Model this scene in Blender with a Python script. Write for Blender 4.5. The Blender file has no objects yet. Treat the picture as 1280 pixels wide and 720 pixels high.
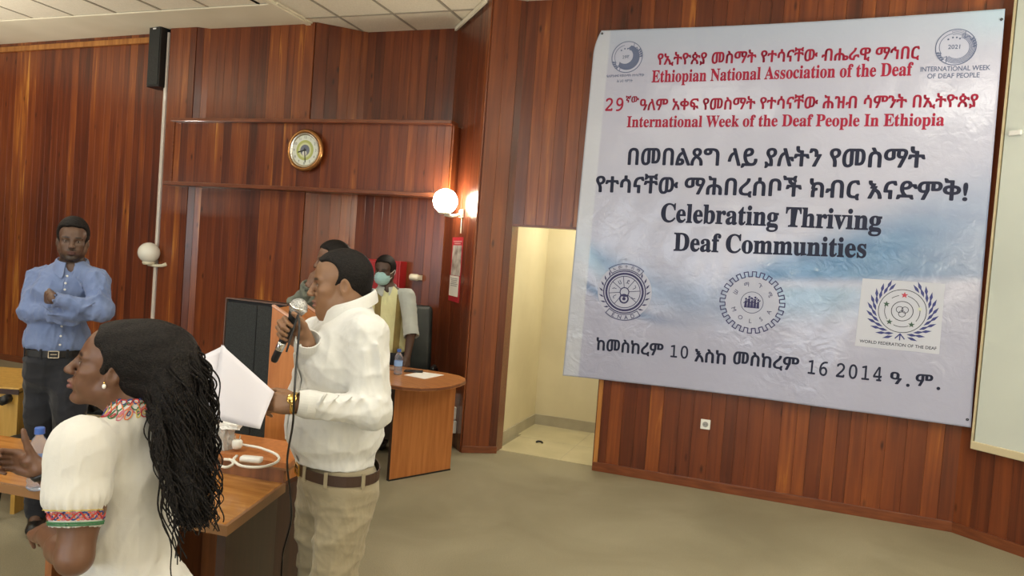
import bpy, bmesh, math, random
import numpy as np
from mathutils import Vector, Matrix
from mathutils.bvhtree import BVHTree
from math import sin, cos, pi, radians, atan2, sqrt

random.seed(7)
SC = bpy.context.scene
COL = SC.collection

# ------------------------------------------------------------------ camera
FPX, CAM_H = 900.0, 1.70
def _rz(a): return Matrix.Rotation(a, 3, 'Z')
CAMR = _rz(radians(19.8)) @ Matrix.Rotation(-radians(2.1), 3, 'X') @ Matrix.Rotation(-radians(4.26), 3, 'Y')
CAMC = Vector((0, 0, CAM_H))
cam_d = bpy.data.cameras.new('camera')
cam = bpy.data.objects.new('camera', cam_d)
COL.objects.link(cam)
cam_d.sensor_width = 36
cam_d.lens = 36 * FPX / 1280
cam_d.clip_start = 0.05
cam.matrix_world = Matrix.Translation(CAMC) @ (CAMR @ Matrix.Rotation(pi/2, 3, 'X')).to_4x4()
SC.camera = cam
def _ray(x, y): return CAMR @ Vector(((x-640)/FPX, 1, -(y-360)/FPX))
def onY(x, y, Y): d = _ray(x, y); return CAMC + d*(Y/d.y)
def onZ(x, y, Z): d = _ray(x, y); return CAMC + d*((Z-CAM_H)/d.z)
def at(x, y, D): return CAMC + _ray(x, y)*D
def onP(x, y, p0, p1):
    d = _ray(x, y); n = Vector((-(p1[1]-p0[1]), p1[0]-p0[0], 0)); q = Vector((p0[0], p0[1], 0))
    return CAMC + d*(n.dot(q-CAMC)/n.dot(d))

# ------------------------------------------------------------------ world, exposure, lights
w = bpy.data.worlds.new('world'); SC.world = w; w.use_nodes = True
w.node_tree.nodes['Background'].inputs[0].default_value = (0.75, 0.85, 1.0, 1)
w.node_tree.nodes['Background'].inputs[1].default_value = 0.25
SC.view_settings.view_transform = 'Standard'
SC.view_settings.look = 'None'
SC.view_settings.gamma = 1
SC.view_settings.use_curve_mapping = False
SC.view_settings.exposure = -0.22
def area(name, loc, target, sx, sy, power, color=(1, 1, 1)):
    l = bpy.data.lights.new(name, 'AREA'); l.shape = 'RECTANGLE'; l.size = sx; l.size_y = sy
    l.energy = power; l.color = color
    o = bpy.data.objects.new(name, l); COL.objects.link(o); o.location = loc
    o.rotation_euler = (Vector(target)-Vector(loc)).to_track_quat('-Z', 'Y').to_euler()
    return o
# daylight through the windows of the rear wall (their openings are built below)
WINX = [-8.6, -5.6, -2.6, 0.4]
for wx in WINX:
    area("window_daylight", (wx, -5.75, 1.9), (wx, 0.5, 3.2), 1.9, 1.5, 75, (0.80, 0.90, 1.0))
# ceiling lamps (their housings are built with the ceiling)
LAMPS = [(-8.07, 0.02), (-5.07, 0.02), (-2.07, 0.02), (0.93, 0.02), (-8.07, 2.42), (-4.47, 2.42), (-0.87, 2.42), (1.83, 2.42), (-5.07, -3.0), (-1.5, -3.0), (2.3, -3.0)]
LAMPS_LIT = {(-5.07, 0.02): 28, (-2.07, 0.02): 28, (0.93, 0.02): 28, (-4.47, 2.42): 28, (-0.87, 2.42): 32, (1.83, 2.42): 58, (-1.5, -3.0): 24, (-5.07, -3.0): 24}
for (lx, ly), pw in LAMPS_LIT.items():
    area('ceiling_lamp_light', (lx, ly, 3.90), (lx, ly, 0), 1.1, 0.5, pw, (1.0, 0.95, 0.84))

# uplighters added out of view to brighten the ceiling (bowls and poles built with the furniture)
UPL = [(2.95, 3.55, 150), (-8.3, 3.4, 130), (-3.2, -1.2, 120)]
for ux, uy, pw in UPL:
    area('added_uplight', (ux, uy, 1.93), (ux, uy, 4), 0.34, 0.34, pw, (1.0, 0.93, 0.80))

# ------------------------------------------------------------------ helpers
def obj(name, me, mat=None, parent=None, kind=None, smooth=False):
    if isinstance(me, bmesh.types.BMesh):
        m = bpy.data.meshes.new(name); me.to_mesh(m); me.free(); me = m
    if mat is not None:
        mats = mat if isinstance(mat, (list, tuple)) else [mat]
        if len(me.materials) == 0:
            for q in mats: me.materials.append(q)
    if smooth:
        me.polygons.foreach_set('use_smooth', [True]*len(me.polygons))
    o = bpy.data.objects.new(name, me); COL.objects.link(o)
    if parent: o.parent = parent
    if kind: o['kind'] = kind
    return o
def tag(o, label, cat, group=None):
    o['label'] = label; o['category'] = cat
    if group: o['group'] = group
    return o
def thing(name, label, cat, loc=(0, 0, 0), rz=0, group=None):
    o = bpy.data.objects.new(name, None); COL.objects.link(o)
    o.location = loc; o.rotation_euler = (0, 0, rz); o.empty_display_size = 0.1
    return tag(o, label, cat, group)
def bx(bm, c, s, rz=0, mat=None, bev=0.0, rot=None):
    """box of full size s about c"""
    M = Matrix.Translation(c) @ (rot.to_4x4() if rot is not None else Matrix.Rotation(rz, 4, 'Z')) @ Matrix.Diagonal((s[0], s[1], s[2], 1))
    r = bmesh.ops.create_cube(bm, size=1, matrix=M)
    if bev > 0:
        es = list({e for v in r['verts'] for e in v.link_edges})
        bmesh.ops.bevel(bm, geom=es, offset=bev, segments=2, profile=0.6, affect='EDGES')
    return r
def BM(): return bmesh.new()
def boxo(name, c, s, mat, parent=None, rz=0, bev=0.0, kind=None, rot=None):
    b = BM(); bx(b, c, s, rz, bev=bev, rot=rot); return obj(name, b, mat, parent, kind)
def frame_from(d, up=Vector((0, 0, 1))):
    z = Vector(d).normalized()
    if abs(z.dot(up)) > 0.97: up = Vector((0, 1, 0)) if abs(z.y) < 0.9 else Vector((1, 0, 0))
    x = up.cross(z).normalized(); y = z.cross(x)
    return x, y, z
def tube(bm, pts, r, n=8, cap=True, flat=1.0):
    """tube through pts, r a number or a list"""
    pts = [Vector(p) for p in pts]; m = len(pts)
    rr = r if isinstance(r, (list, tuple)) else [r]*m
    rings = []; px = None
    for i, p in enumerate(pts):
        d = pts[min(i+1, m-1)] - pts[max(i-1, 0)]
        if d.length < 1e-9: d = Vector((0, 0, 1))
        d.normalize()
        if px is None: px, py, _ = frame_from(d)
        else:
            px = (px - d*px.dot(d))
            if px.length < 1e-6: px, py, _ = frame_from(d)
            px.normalize()
        py = d.cross(px)
        rings.append([bm.verts.new(p + (px*cos(2*pi*k/n)*flat + py*sin(2*pi*k/n))*rr[i]) for k in range(n)])
    for a, b in zip(rings[:-1], rings[1:]):
        for k in range(n):
            bm.faces.new((a[k], a[(k+1) % n], b[(k+1) % n], b[k]))
    if cap:
        bm.faces.new(rings[0][::-1]); bm.faces.new(rings[-1])
    return rings
def lathe(bm, prof, n=24, M=None):
    """profile of (r, z) turned about z"""
    rings = []
    for r, z in prof:
        if r < 1e-6: rings.append([bm.verts.new((0, 0, z))])
        else: rings.append([bm.verts.new((r*cos(2*pi*k/n), r*sin(2*pi*k/n), z)) for k in range(n)])
    vs = [v for q in rings for v in q]
    for a, b in zip(rings[:-1], rings[1:]):
        for k in range(n):
            if len(a) == 1 and len(b) == 1: continue
            if len(a) == 1: bm.faces.new((a[0], b[k], b[(k+1) % n]))
            elif len(b) == 1: bm.faces.new((a[k], a[(k+1) % n], b[0]))
            else: bm.faces.new((a[k], a[(k+1) % n], b[(k+1) % n], b[k]))
    if M is not None: bmesh.ops.transform(bm, matrix=M, verts=vs)
    bmesh.ops.recalc_face_normals(bm, faces=bm.faces)
    return vs
def prism(bm, pts, z0, z1):
    a = [bm.verts.new((p[0], p[1], z0)) for p in pts]; b = [bm.verts.new((p[0], p[1], z1)) for p in pts]
    bm.faces.new(a[::-1]); bm.faces.new(b); n = len(pts)
    for i in range(n): bm.faces.new((a[i], a[(i+1) % n], b[(i+1) % n], b[i]))
    bmesh.ops.recalc_face_normals(bm, faces=bm.faces)
def spline(pts, n=8):
    P = [Vector(p) for p in pts]; P = [P[0]*2-P[1]] + P + [P[-1]*2-P[-2]]; out = []
    for i in range(1, len(P)-2):
        for k in range(n):
            t = k/n; a, b, c, d = P[i-1:i+3]
            out.append(0.5*((2*b)+(c-a)*t+(2*a-5*b+4*c-d)*t*t+(3*b-a-3*c+d)*t*t*t))
    out.append(P[-2]); return out

# ------------------------------------------------------------------ materials
def mat(name, col, rough=0.6, metal=0.0, emis=None, spec=0.5, coat=0.0, trans=0.0, ior=1.45, alpha=1.0, sss=0.0):
    m = bpy.data.materials.new(name); m.use_nodes = True
    b = m.node_tree.nodes['Principled BSDF']
    b.inputs['Base Color'].default_value = (*col, 1); b.inputs['Roughness'].default_value = rough
    b.inputs['Metallic'].default_value = metal; b.inputs['Specular IOR Level'].default_value = spec
    b.inputs['Coat Weight'].default_value = coat; b.inputs['Transmission Weight'].default_value = trans
    b.inputs['IOR'].default_value = ior; b.inputs['Alpha'].default_value = alpha
    if sss: b.inputs['Subsurface Weight'].default_value = sss; b.inputs['Subsurface Radius'].default_value = (0.02, 0.008, 0.004)
    if emis: b.inputs['Emission Color'].default_value = (*emis[0], 1); b.inputs['Emission Strength'].default_value = emis[1]
    return m
class NT:
    def __init__(s, m): s.t = m.node_tree; s.b = s.t.nodes['Principled BSDF']
    def n(s, ty, **kw):
        q = s.t.nodes.new(ty)
        for k, v in kw.items():
            if k.startswith('i_'): q.inputs[k[2:].replace('_', ' ')].default_value = v
            elif k.startswith('x'): q.inputs[int(k[1:])].default_value = v
            else: setattr(q, k, v)
        return q
    def l(s, a, b): s.t.links.new(a, b)
def ramp(nt, stops, interp='LINEAR'):
    r = nt.n('ShaderNodeValToRGB'); cr = r.color_ramp; cr.interpolation = interp
    while len(cr.elements) < len(stops): cr.elements.new(0.5)
    for e, (p, c) in zip(cr.elements, stops): e.position = p; e.color = (*c, 1)
    return r
def noisy(m, c1, c2, scale=5, detail=4, bump=0.0, bscale=None, stretch=(1, 1, 1), dist=0.002, rough_var=None, lo=0.35, hi=0.65):
    """two-colour noise on the base colour with fine relief"""
    nt = NT(m); tc = nt.n('ShaderNodeTexCoord'); mp = nt.n('ShaderNodeMapping'); mp.inputs['Scale'].default_value = stretch
    nt.l(tc.outputs['Object'], mp.inputs['Vector'])
    no = nt.n('ShaderNodeTexNoise', i_Scale=scale, i_Detail=detail); nt.l(mp.outputs[0], no.inputs['Vector'])
    r = ramp(nt, [(lo, c1), (hi, c2)]); nt.l(no.outputs['Fac'], r.inputs[0]); nt.l(r.outputs[0], nt.b.inputs['Base Color'])
    if rough_var:
        mr = nt.n('ShaderNodeMapRange'); mr.inputs['To Min'].default_value = rough_var[0]; mr.inputs['To Max'].default_value = rough_var[1]
        nt.l(no.outputs['Fac'], mr.inputs['Value']); nt.l(mr.outputs[0], nt.b.inputs['Roughness'])
    if bump:
        n2 = nt.n('ShaderNodeTexNoise', i_Scale=bscale or scale*8, i_Detail=3); nt.l(mp.outputs[0], n2.inputs['Vector'])
        bp = nt.n('ShaderNodeBump', i_Strength=bump, i_Distance=dist); nt.l(n2.outputs['Fac'], bp.inputs['Height']); nt.l(bp.outputs[0], nt.b.inputs['Normal'])
    return m
def plank_mat(name, stops, rough=0.28, grain=1.0, tint=1.0):
    """varnished timber; each board takes its own tone from the object's random number"""
    m = mat(name, (0.2, 0.06, 0.02), rough, spec=0.5, coat=0.25)
    m.node_tree.nodes['Principled BSDF'].inputs['Coat Roughness'].default_value = 0.18
    nt = NT(m); oi = nt.n('ShaderNodeObjectInfo'); tc = nt.n('ShaderNodeTexCoord')
    mul = nt.n('ShaderNodeVectorMath', operation='SCALE'); mul.inputs['Scale'].default_value = 1.0
    cmb = nt.n('ShaderNodeCombineXYZ'); m1 = nt.n('ShaderNodeMath', operation='MULTIPLY', x1=53.0); m2 = nt.n('ShaderNodeMath', operation='MULTIPLY', x1=91.0)
    nt.l(oi.outputs['Random'], m1.inputs[0]); nt.l(oi.outputs['Random'], m2.inputs[0]); nt.l(m1.outputs[0], cmb.inputs[0]); nt.l(m2.outputs[0], cmb.inputs[2])
    add = nt.n('ShaderNodeVectorMath', operation='ADD'); nt.l(tc.outputs['Object'], add.inputs[0]); nt.l(cmb.outputs[0], add.inputs[1])
    mp = nt.n('ShaderNodeMapping'); mp.inputs['Scale'].default_value = (1, 1, 0.045); nt.l(add.outputs[0], mp.inputs['Vector'])
    g1 = nt.n('ShaderNodeTexNoise', i_Scale=20.0, i_Detail=6.0, i_Distortion=0.9); nt.l(mp.outputs[0], g1.inputs['Vector'])
    mp2 = nt.n('ShaderNodeMapping'); mp2.inputs['Scale'].default_value = (1, 1, 0.25); nt.l(add.outputs[0], mp2.inputs['Vector'])
    g2 = nt.n('ShaderNodeTexNoise', i_Scale=5.0, i_Detail=2.0); nt.l(mp2.outputs[0], g2.inputs['Vector'])
    a = nt.n('ShaderNodeMath', operation='MULTIPLY', x1=0.46); nt.l(oi.outputs['Random'], a.inputs[0])
    b = nt.n('ShaderNodeMath', operation='MULTIPLY_ADD', x1=0.95*grain); nt.l(g1.outputs['Fac'], b.inputs[0]); nt.l(a.outputs[0], b.inputs[2])
    c = nt.n('ShaderNodeMath', operation='MULTIPLY_ADD', x1=0.45); nt.l(g2.outputs['Fac'], c.inputs[0]); nt.l(b.outputs[0], c.inputs[2])
    d = nt.n('ShaderNodeMath', operation='SUBTRACT', x1=0.50); nt.l(c.outputs[0], d.inputs[0])
    r = ramp(nt, stops); nt.l(d.outputs[0], r.inputs[0])
    # dark knots
    vk = nt.n('ShaderNodeTexVoronoi', i_Scale=4.6); mp3 = nt.n('ShaderNodeMapping'); mp3.inputs['Scale'].default_value = (1.6, 1, 0.55)
    nt.l(add.outputs[0], mp3.inputs['Vector']); nt.l(mp3.outputs[0], vk.inputs['Vector'])
    kr = ramp(nt, [(0.03, (0.25, 0.2, 0.2)), (0.12, (1, 1, 1))]); nt.l(vk.outputs['Distance'], kr.inputs[0])
    mx = nt.n('ShaderNodeMixRGB', blend_type='MULTIPLY'); mx.inputs[0].default_value = 1.0
    nt.l(r.outputs[0], mx.inputs[1]); nt.l(kr.outputs[0], mx.inputs[2])
    nt.l(mx.outputs[0], nt.b.inputs['Base Color'])
    bp = nt.n('ShaderNodeBump', i_Strength=0.12, i_Distance=0.001); nt.l(g1.outputs['Fac'], bp.inputs['Height']); nt.l(bp.outputs[0], nt.b.inputs['Normal'])
    return m
PL = [(0.0, (0.060, 0.015, 0.008)), (0.28, (0.115, 0.027, 0.011)), (0.52, (0.175, 0.043, 0.014)), (0.70, (0.245, 0.068, 0.018)), (0.80, (0.36, 0.125, 0.026)), (0.92, (0.58, 0.27, 0.06))]
M_PLANK = plank_mat('varnished_boards', PL)
M_PLANKBACK = mat('board_backing', (0.08, 0.024, 0.012), 0.6)
M_LEDGE = noisy(mat('ledge_wood', (0.2, 0.07, 0.03), 0.3, coat=0.2), (0.13, 0.035, 0.014), (0.2, 0.06, 0.022), 6, stretch=(1, 8, 8))
M_TRIM = noisy(mat('trim_wood', (0.3, 0.12, 0.03), 0.35, coat=0.2), (0.30, 0.11, 0.025), (0.46, 0.20, 0.05), 3, stretch=(6, 6, 0.6))
M_CREAM = noisy(mat('cream_paint', (0.7, 0.63, 0.42), 0.7), (0.66, 0.59, 0.40), (0.73, 0.66, 0.46), 2, bump=0.05, bscale=60)
M_TILEFL = noisy(mat('cream_floor_tile', (0.5, 0.45, 0.3), 0.35), (0.48, 0.43, 0.27), (0.58, 0.52, 0.34), 3)
M_SKIRT = noisy(mat('grey_skirting_tile', (0.4, 0.38, 0.28), 0.4), (0.38, 0.34, 0.25), (0.46, 0.42, 0.31), 5)
M_PLASTER = noisy(mat('ceiling_plaster', (0.7, 0.66, 0.52), 0.85), (0.72, 0.67, 0.52), (0.80, 0.75, 0.60), 1.5)
M_CTILE = noisy(mat('ceiling_tile', (0.7, 0.66, 0.55), 0.9), (0.80, 0.75, 0.61), (0.87, 0.82, 0.68), 60, bump=0.25, bscale=120, dist=0.001)
M_TBAR = mat('ceiling_grid', (0.36, 0.33, 0.26), 0.6)
M_WHITE = mat('white_plastic', (0.75, 0.76, 0.74), 0.35)
M_BLACK = mat('black_plastic', (0.012, 0.012, 0.013), 0.35)
M_DARKMET = mat('dark_metal', (0.03, 0.03, 0.03), 0.4, metal=0.7)
M_CHROME = mat('chrome', (0.7, 0.7, 0.7), 0.2, metal=1.0)
M_GOLD = mat('gold_metal', (0.75, 0.5, 0.15), 0.22, metal=1.0)
# ------------------------------------------------------------------ the room
CEIL = 3.95
def carpet():
    m = mat('floor_carpet', (0.2, 0.17, 0.1), 0.75, spec=0.35)
    nt = NT(m); tc = nt.n('ShaderNodeTexCoord')
    n1 = nt.n('ShaderNodeTexNoise', i_Scale=1.1, i_Detail=5.0, i_Distortion=1.2); nt.l(tc.outputs['Object'], n1.inputs['Vector'])
    n2 = nt.n('ShaderNodeTexNoise', i_Scale=160.0, i_Detail=3.0); nt.l(tc.outputs['Object'], n2.inputs['Vector'])
    r = ramp(nt, [(0.3, (0.236, 0.208, 0.136)), (0.5, (0.275, 0.245, 0.163)), (0.72, (0.318, 0.285, 0.195))]); nt.l(n1.outputs['Fac'], r.inputs[0])
    mx = nt.n('ShaderNodeMixRGB', blend_type='OVERLAY'); mx.inputs[0].default_value = 0.35
    nt.l(r.outputs[0], mx.inputs[1]); nt.l(n2.outputs['Fac'], mx.inputs[2]); nt.l(mx.outputs[0], nt.b.inputs['Base Color'])
    bp = nt.n('ShaderNodeBump', i_Strength=0.35, i_Distance=0.003); nt.l(n2.outputs['Fac'], bp.inputs['Height']); nt.l(bp.outputs[0], nt.b.inputs['Normal'])
    return m
# floor: one slab that ends at the walls and the doorway sill
b = BM(); prism(b, [(-11.2, -6.2), (4.2, -6.2), (4.2, 3.5), (1.45, 6.1), (-2.2, 6.04), (-2.2, 6.7), (-4.3, 6.7), (-11.2, 6.6)], -0.12, 0.0)
obj('floor', b, carpet(), kind='structure')
b = BM(); prism(b, [(-2.2, 6.04), (-0.8, 6.04), (-0.8, 7.5), (-2.45, 7.5), (-2.45, 6.7), (-2.2, 6.7)], -0.12, 0.004)
o = obj('floor_passage', b, M_TILEFL, kind='structure')
for X in (-1.62,):
    boxo('tile_joint', (X, 6.65, 0.003), (0.004, 1.2, 0.004), M_SKIRT, o)
boxo('tile_joint', (-1.6, 6.62, 0.003), (1.3, 0.004, 0.004), M_SKIRT, o)

_pk = {}
def plank_mesh(wd, h, mt):
    k = (round(wd, 3), round(h, 3), mt.name)
    if k in _pk: return _pk[k]
    d = 0.016; g = 0.0005; c = 0.0010
    x0, x1 = -wd/2+g, wd/2-g
    pr = [(x0, 0), (x0, -d+c), (x0+c, -d), (x1-c, -d), (x1, -d+c), (x1, 0)]
    me = bpy.data.meshes.new('plank')
    vs = [(x, y, 0) for x, y in pr] + [(x, y, h) for x, y in pr]; n = len(pr)
    fs = [tuple(range(n))[::-1], tuple(range(n, 2*n))] + [(i, i+1, n+i+1, n+i) for i in range(n-1)]
    me.from_pydata(vs, [], [f[::-1] for f in fs]); me.materials.append(mt); me.update()
    _pk[k] = me; return me
def plank_wall(name, p0, p1, z0=0.0, z1=CEIL, pw=0.105, thick=0.10, mt=None, holes=(), base=True, backing=True):
    """panelled wall from p0 to p1 seen with p0 at the left; every board is an object of its own"""
    mt = mt or M_PLANK
    p0, p1 = Vector((*p0, 0)), Vector((*p1, 0)); L = (p1-p0).length; a = atan2(p1.y-p0.y, p1.x-p0.x)
    b = BM()
    def slab(xa, xb, za, zb):
        q = [(xa, 0, za), (xb, 0, za), (xb, thick, za), (xa, thick, za)]
        bx(b, ((xa+xb)/2, thick/2, (za+zb)/2), (xb-xa, thick, zb-za))
    if holes:
        h0, h1, hz = holes
        if h0 > 0.02: slab(0, h0, z0, z1)
        slab(h0, h1, hz, z1); slab(h1, L, z0, z1)
    else: slab(0, L, z0, z1)
    wl = obj(name, b, M_PLANKBACK, kind='structure')
    wl.location = p0; wl.rotation_euler = (0, 0, a)
    rnd = random.Random(name)
    xs = [0.0]
    while xs[-1] < L-0.03:
        xs.append(min(L, xs[-1] + pw*rnd.choice((0.8, 1.0, 1.0, 1.0, 1.2))))
    if xs[-1] < L: xs[-1] = L
    for xa, xb in zip(xs[:-1], xs[1:]):
        if xb-xa < 0.008: continue
        za = z0
        if holes and (xa+xb)/2 > holes[0] and (xa+xb)/2 < holes[1]: za = holes[2]
        me = plank_mesh(round(xb-xa, 3), z1-za, mt)
        o = bpy.data.objects.new('plank', me); COL.objects.link(o); o.parent = wl
        o.location = ((xa+xb)/2, rnd.uniform(-0.0015, 0.0), za)
    return wl
def skirting(name, p0, p1, h=0.075, t=0.02, m=M_LEDGE):
    p0, p1 = Vector((*p0, 0)), Vector((*p1, 0)); d = (p1-p0).normalized(); L = (p1-p0).length; a = atan2(d.y, d.x)
    b = BM(); bx(b, (L/2, -0.016-t/2, h/2), (L+t, t, h), bev=0.004)
    o = obj(name, b, m, kind='structure'); o.location = p0; o.rotation_euler = (0, 0, a); return o

DG0, DG1 = (-3.10, 6.53), (-2.44, 5.78)          # the splayed face that carries the lamp
plank_wall('wall_left', (-11.0, 6.42), (-6.40, 6.22))
plank_wall('wall_pilaster_return', (-6.40, 6.22), (-6.31, 6.10), pw=0.075)
plank_wall('wall_pilaster', (-6.31, 6.10), (-5.96, 6.10), pw=0.09)
plank_wall('wall_pilaster_corner', (-5.96, 6.10), (-5.84, 6.17), pw=0.07)
plank_wall('wall_middle', (-5.84, 6.17), (-4.52, 6.17))
plank_wall('wall_niche_return', (-4.52, 6.17), (-4.13, 6.53))
plank_wall('wall_niche', (-4.13, 6.53), DG0)
plank_wall('wall_splay', DG0, DG1)
plank_wall('wall_column', DG1, (-2.18, 5.94), pw=0.12)
WR0, WR1 = (-2.18, 5.94), (1.36, 5.94)
plank_wall('wall_back', WR0, WR1, z1=4.3, holes=(0.0, 0.895, 2.03), pw=0.11)
WH0, WH1 = (1.36, 5.94), (4.05, 3.70)
plank_wall('wall_right', WH0, WH1, z1=4.3, pw=0.12)
skirting('baseboard_back', (-1.285, 5.94), WR1)
skirting('baseboard_right', WH0, WH1)
skirting('baseboard_column', DG1, (-2.18, 5.94), h=0.06, t=0.012)
skirting('baseboard_left', (-11.0, 6.42), (-6.40, 6.22))
# door jamb strips and lintel edge
boxo('trim_door_jamb', (-1.272, 5.975, 1.015), (0.035, 0.13, 2.03), M_TRIM, kind='structure')
boxo('trim_door_lintel', (-1.72, 5.985, 2.02), (0.92, 0.12, 0.02), M_LEDGE, kind='structure')
boxo('trim_column_jamb', (-2.195, 6.02, 1.98), (0.03, 0.17, 3.95), M_LEDGE, kind='structure')
# plain rest of the hall
M_PLAIN = noisy(mat('painted_wall', (0.6, 0.55, 0.42), 0.7), (0.50, 0.45, 0.34), (0.58, 0.53, 0.41), 2)
boxo('wall_far_right', (4.10, -1.2, 2.0), (0.1, 10.0, 4.2), M_PLAIN, kind='structure')
plank_wall('wall_far_left', (-11.0, -6.0), (-11.0, 6.42), pw=0.24)
b = BM()
for xa, xb in zip([-11.05]+[x+1.0 for x in WINX], [x-1.0 for x in WINX]+[4.15]):
    bx(b, ((xa+xb)/2, -6.05, 2.0), (xb-xa, 0.15, 4.2))
for wx in WINX:
    bx(b, (wx, -6.05, 0.55), (2.0, 0.15, 1.1)); bx(b, (wx, -6.05, 3.4), (2.0, 0.15, 1.4))
obj('wall_rear', b, M_PLAIN, kind='structure')
M_FRAMEW = mat('window_frame_paint', (0.6, 0.6, 0.58), 0.5)
M_GLASS = mat('window_glass', (0.9, 0.95, 1.0), 0.05, trans=1.0)
for i, wx in enumerate(WINX):
    b = BM()
    for dx in (-0.98, -0.33, 0.33, 0.98): bx(b, (wx+dx, -6.0, 1.9), (0.05, 0.06, 1.6))
    for z in (1.12, 2.68): bx(b, (wx, -6.0, z), (2.0, 0.06, 0.05))
    o = obj('window_%d' % (i+1), b, M_FRAMEW, kind='structure')
# passage behind the doorway
boxo('wall_passage_left', (-2.30, 6.68, 1.3), (0.10, 1.25, 2.6), M_CREAM, kind='structure')
boxo('wall_passage_end', (-1.6, 7.31, 1.3), (1.6, 0.12, 2.6), M_CREAM, kind='structure')
boxo('wall_passage_right', (-0.80, 6.68, 1.3), (0.10, 1.25, 2.6), M_CREAM, kind='structure')
boxo('ceiling_passage', (-1.6, 6.68, 2.65), (1.7, 1.3, 0.1), M_CREAM, kind='structure')
boxo('baseboard_passage_left', (-2.244, 6.66, 0.055), (0.014, 1.18, 0.11), M_SKIRT, kind='structure')
boxo('baseboard_passage_end', (-1.55, 7.244, 0.055), (1.4, 0.014, 0.11), M_SKIRT, kind='structure')
area('passage_lamp_light', (-1.5, 6.7, 2.56), (-1.5, 6.7, 0), 0.5, 0.5, 24, (1.0, 0.94, 0.76))

# bulkhead with its two ledges
BK0, BK1 = (-6.13, 6.05), (-2.90, 6.11)
bk = plank_wall('wall_bulkhead', BK0, BK1, z0=2.28, z1=2.92, thick=0.10, pw=0.10)
boxo('trim_bulkhead_top', (-4.51, 6.08, 2.935), (3.26, 0.16, 0.035), M_LEDGE, kind='structure', bev=0.005, rz=0.0186)
boxo('trim_bulkhead_bottom', (-4.53, 6.08, 2.262), (3.30, 0.18, 0.038), M_LEDGE, kind='structure', bev=0.005, rz=0.0186)
boxo('trim_bulkhead_end', (-6.14, 6.075, 2.6), (0.02, 0.10, 0.66), M_LEDGE, kind='structure')
plank_wall('wall_bulkhead_end', (-2.90, 6.11), (-2.90, 6.30), z0=2.28, z1=2.92, thick=0.04, pw=0.10)

# ceiling: slab, exposed grid and every tile
b = BM(); bx(b, (-3.4, 0.2, CEIL+0.16), (15.6, 13.2, 0.12)); ce = obj('ceiling', b, M_PLASTER, kind='structure')
TILE = 0.60
bt = BM(); bx(bt, (0, 0, 0), (TILE-0.022, TILE-0.022, 0.02), bev=0.003); tm = bpy.data.meshes.new('ceiling_tile'); bt.to_mesh(tm); bt.free(); tm.materials.append(M_CTILE)
def tile_zone(x0, x1, y0, y1, ox, oy):
    xs = []; x = ox
    while x > x0+1e-3: x -= TILE
    while x < x1-0.05: xs.append(x); x += TILE
    ys = []; y = oy
    while y > y0+1e-3: y -= TILE
    while y < y1-0.05: ys.append(y); y += TILE
    return xs, ys
lampset = [(round(a, 2), round(c, 2)) for a, c in LAMPS]
bars = BM(); far = BM(); nt_ = 0
def fill(x0, x1, y0, y1, ox, oy):
    global nt_
    xs, ys = tile_zone(x0, x1, y0, y1, ox, oy)
    for x in xs: bx(bars, (x, (y0+y1)/2, CEIL+0.002), (0.024, y1-y0, 0.012))
    for y in ys: bx(bars, ((x0+x1)/2, y, CEIL+0.003), (x1-x0, 0.024, 0.012))
    for x in xs:
        for y in ys:
            cx, cy = x+TILE/2, y+TILE/2
            if cx+TILE/2 > x1+0.35 or cy+TILE/2 > y1+0.35 or cx < x0 or cy < y0: continue
            near = cy > 3.6 and cx > -9.5 and cx < 1.5
            if near:
                o = bpy.data.objects.new('ceiling_tile', tm); COL.objects.link(o); o.parent = ce
                o.location = (cx, cy, CEIL+0.012+random.uniform(-0.002, 0.002)); nt_ += 1
            else: bx(far, (cx, cy, CEIL+0.012), (TILE-0.022, TILE-0.022, 0.02))
fill(-11.0, -4.62, -6.0, 5.75, -4.77, 5.62)
fill(-4.57, 4.05, -6.0, 6.50, -4.17, 6.04)
o = obj('ceiling_tiles_beyond_view', far, M_CTILE, ce, kind='stuff'); obj('ceiling_grid', bars, M_TBAR, ce)
boxo('trim_ceiling_left', (-7.85, 5.99, CEIL+0.001), (6.6, 0.76, 0.03), M_PLASTER, kind='structure', bev=0.01)
boxo('trim_ceiling_step', (-4.595, 0.1, CEIL-0.005), (0.05, 12.2, 0.05), M_PLASTER, kind='structure')
b = BM(); bx(b, (0, 0, 0), (0.90, 0.02, 0.035)); o = obj('trim_splay_cornice', b, M_PLASTER, kind='structure')
o.location = ((DG0[0]+DG1[0])/2-0.04, (DG0[1]+DG1[1])/2-0.035, CEIL-0.025); o.rotation_euler = (0, 0, atan2(DG1[1]-DG0[1], DG1[0]-DG0[0]))
b = BM(); bx(b, (0, 0, 0), (4.60, 0.03, 0.06)); o = obj('trim_wall_left_top', b, M_TRIM, kind='structure')
o.location = (-8.70, 6.29, CEIL-0.09); o.rotation_euler = (0, 0, atan2(-0.2, 4.6))
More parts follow.
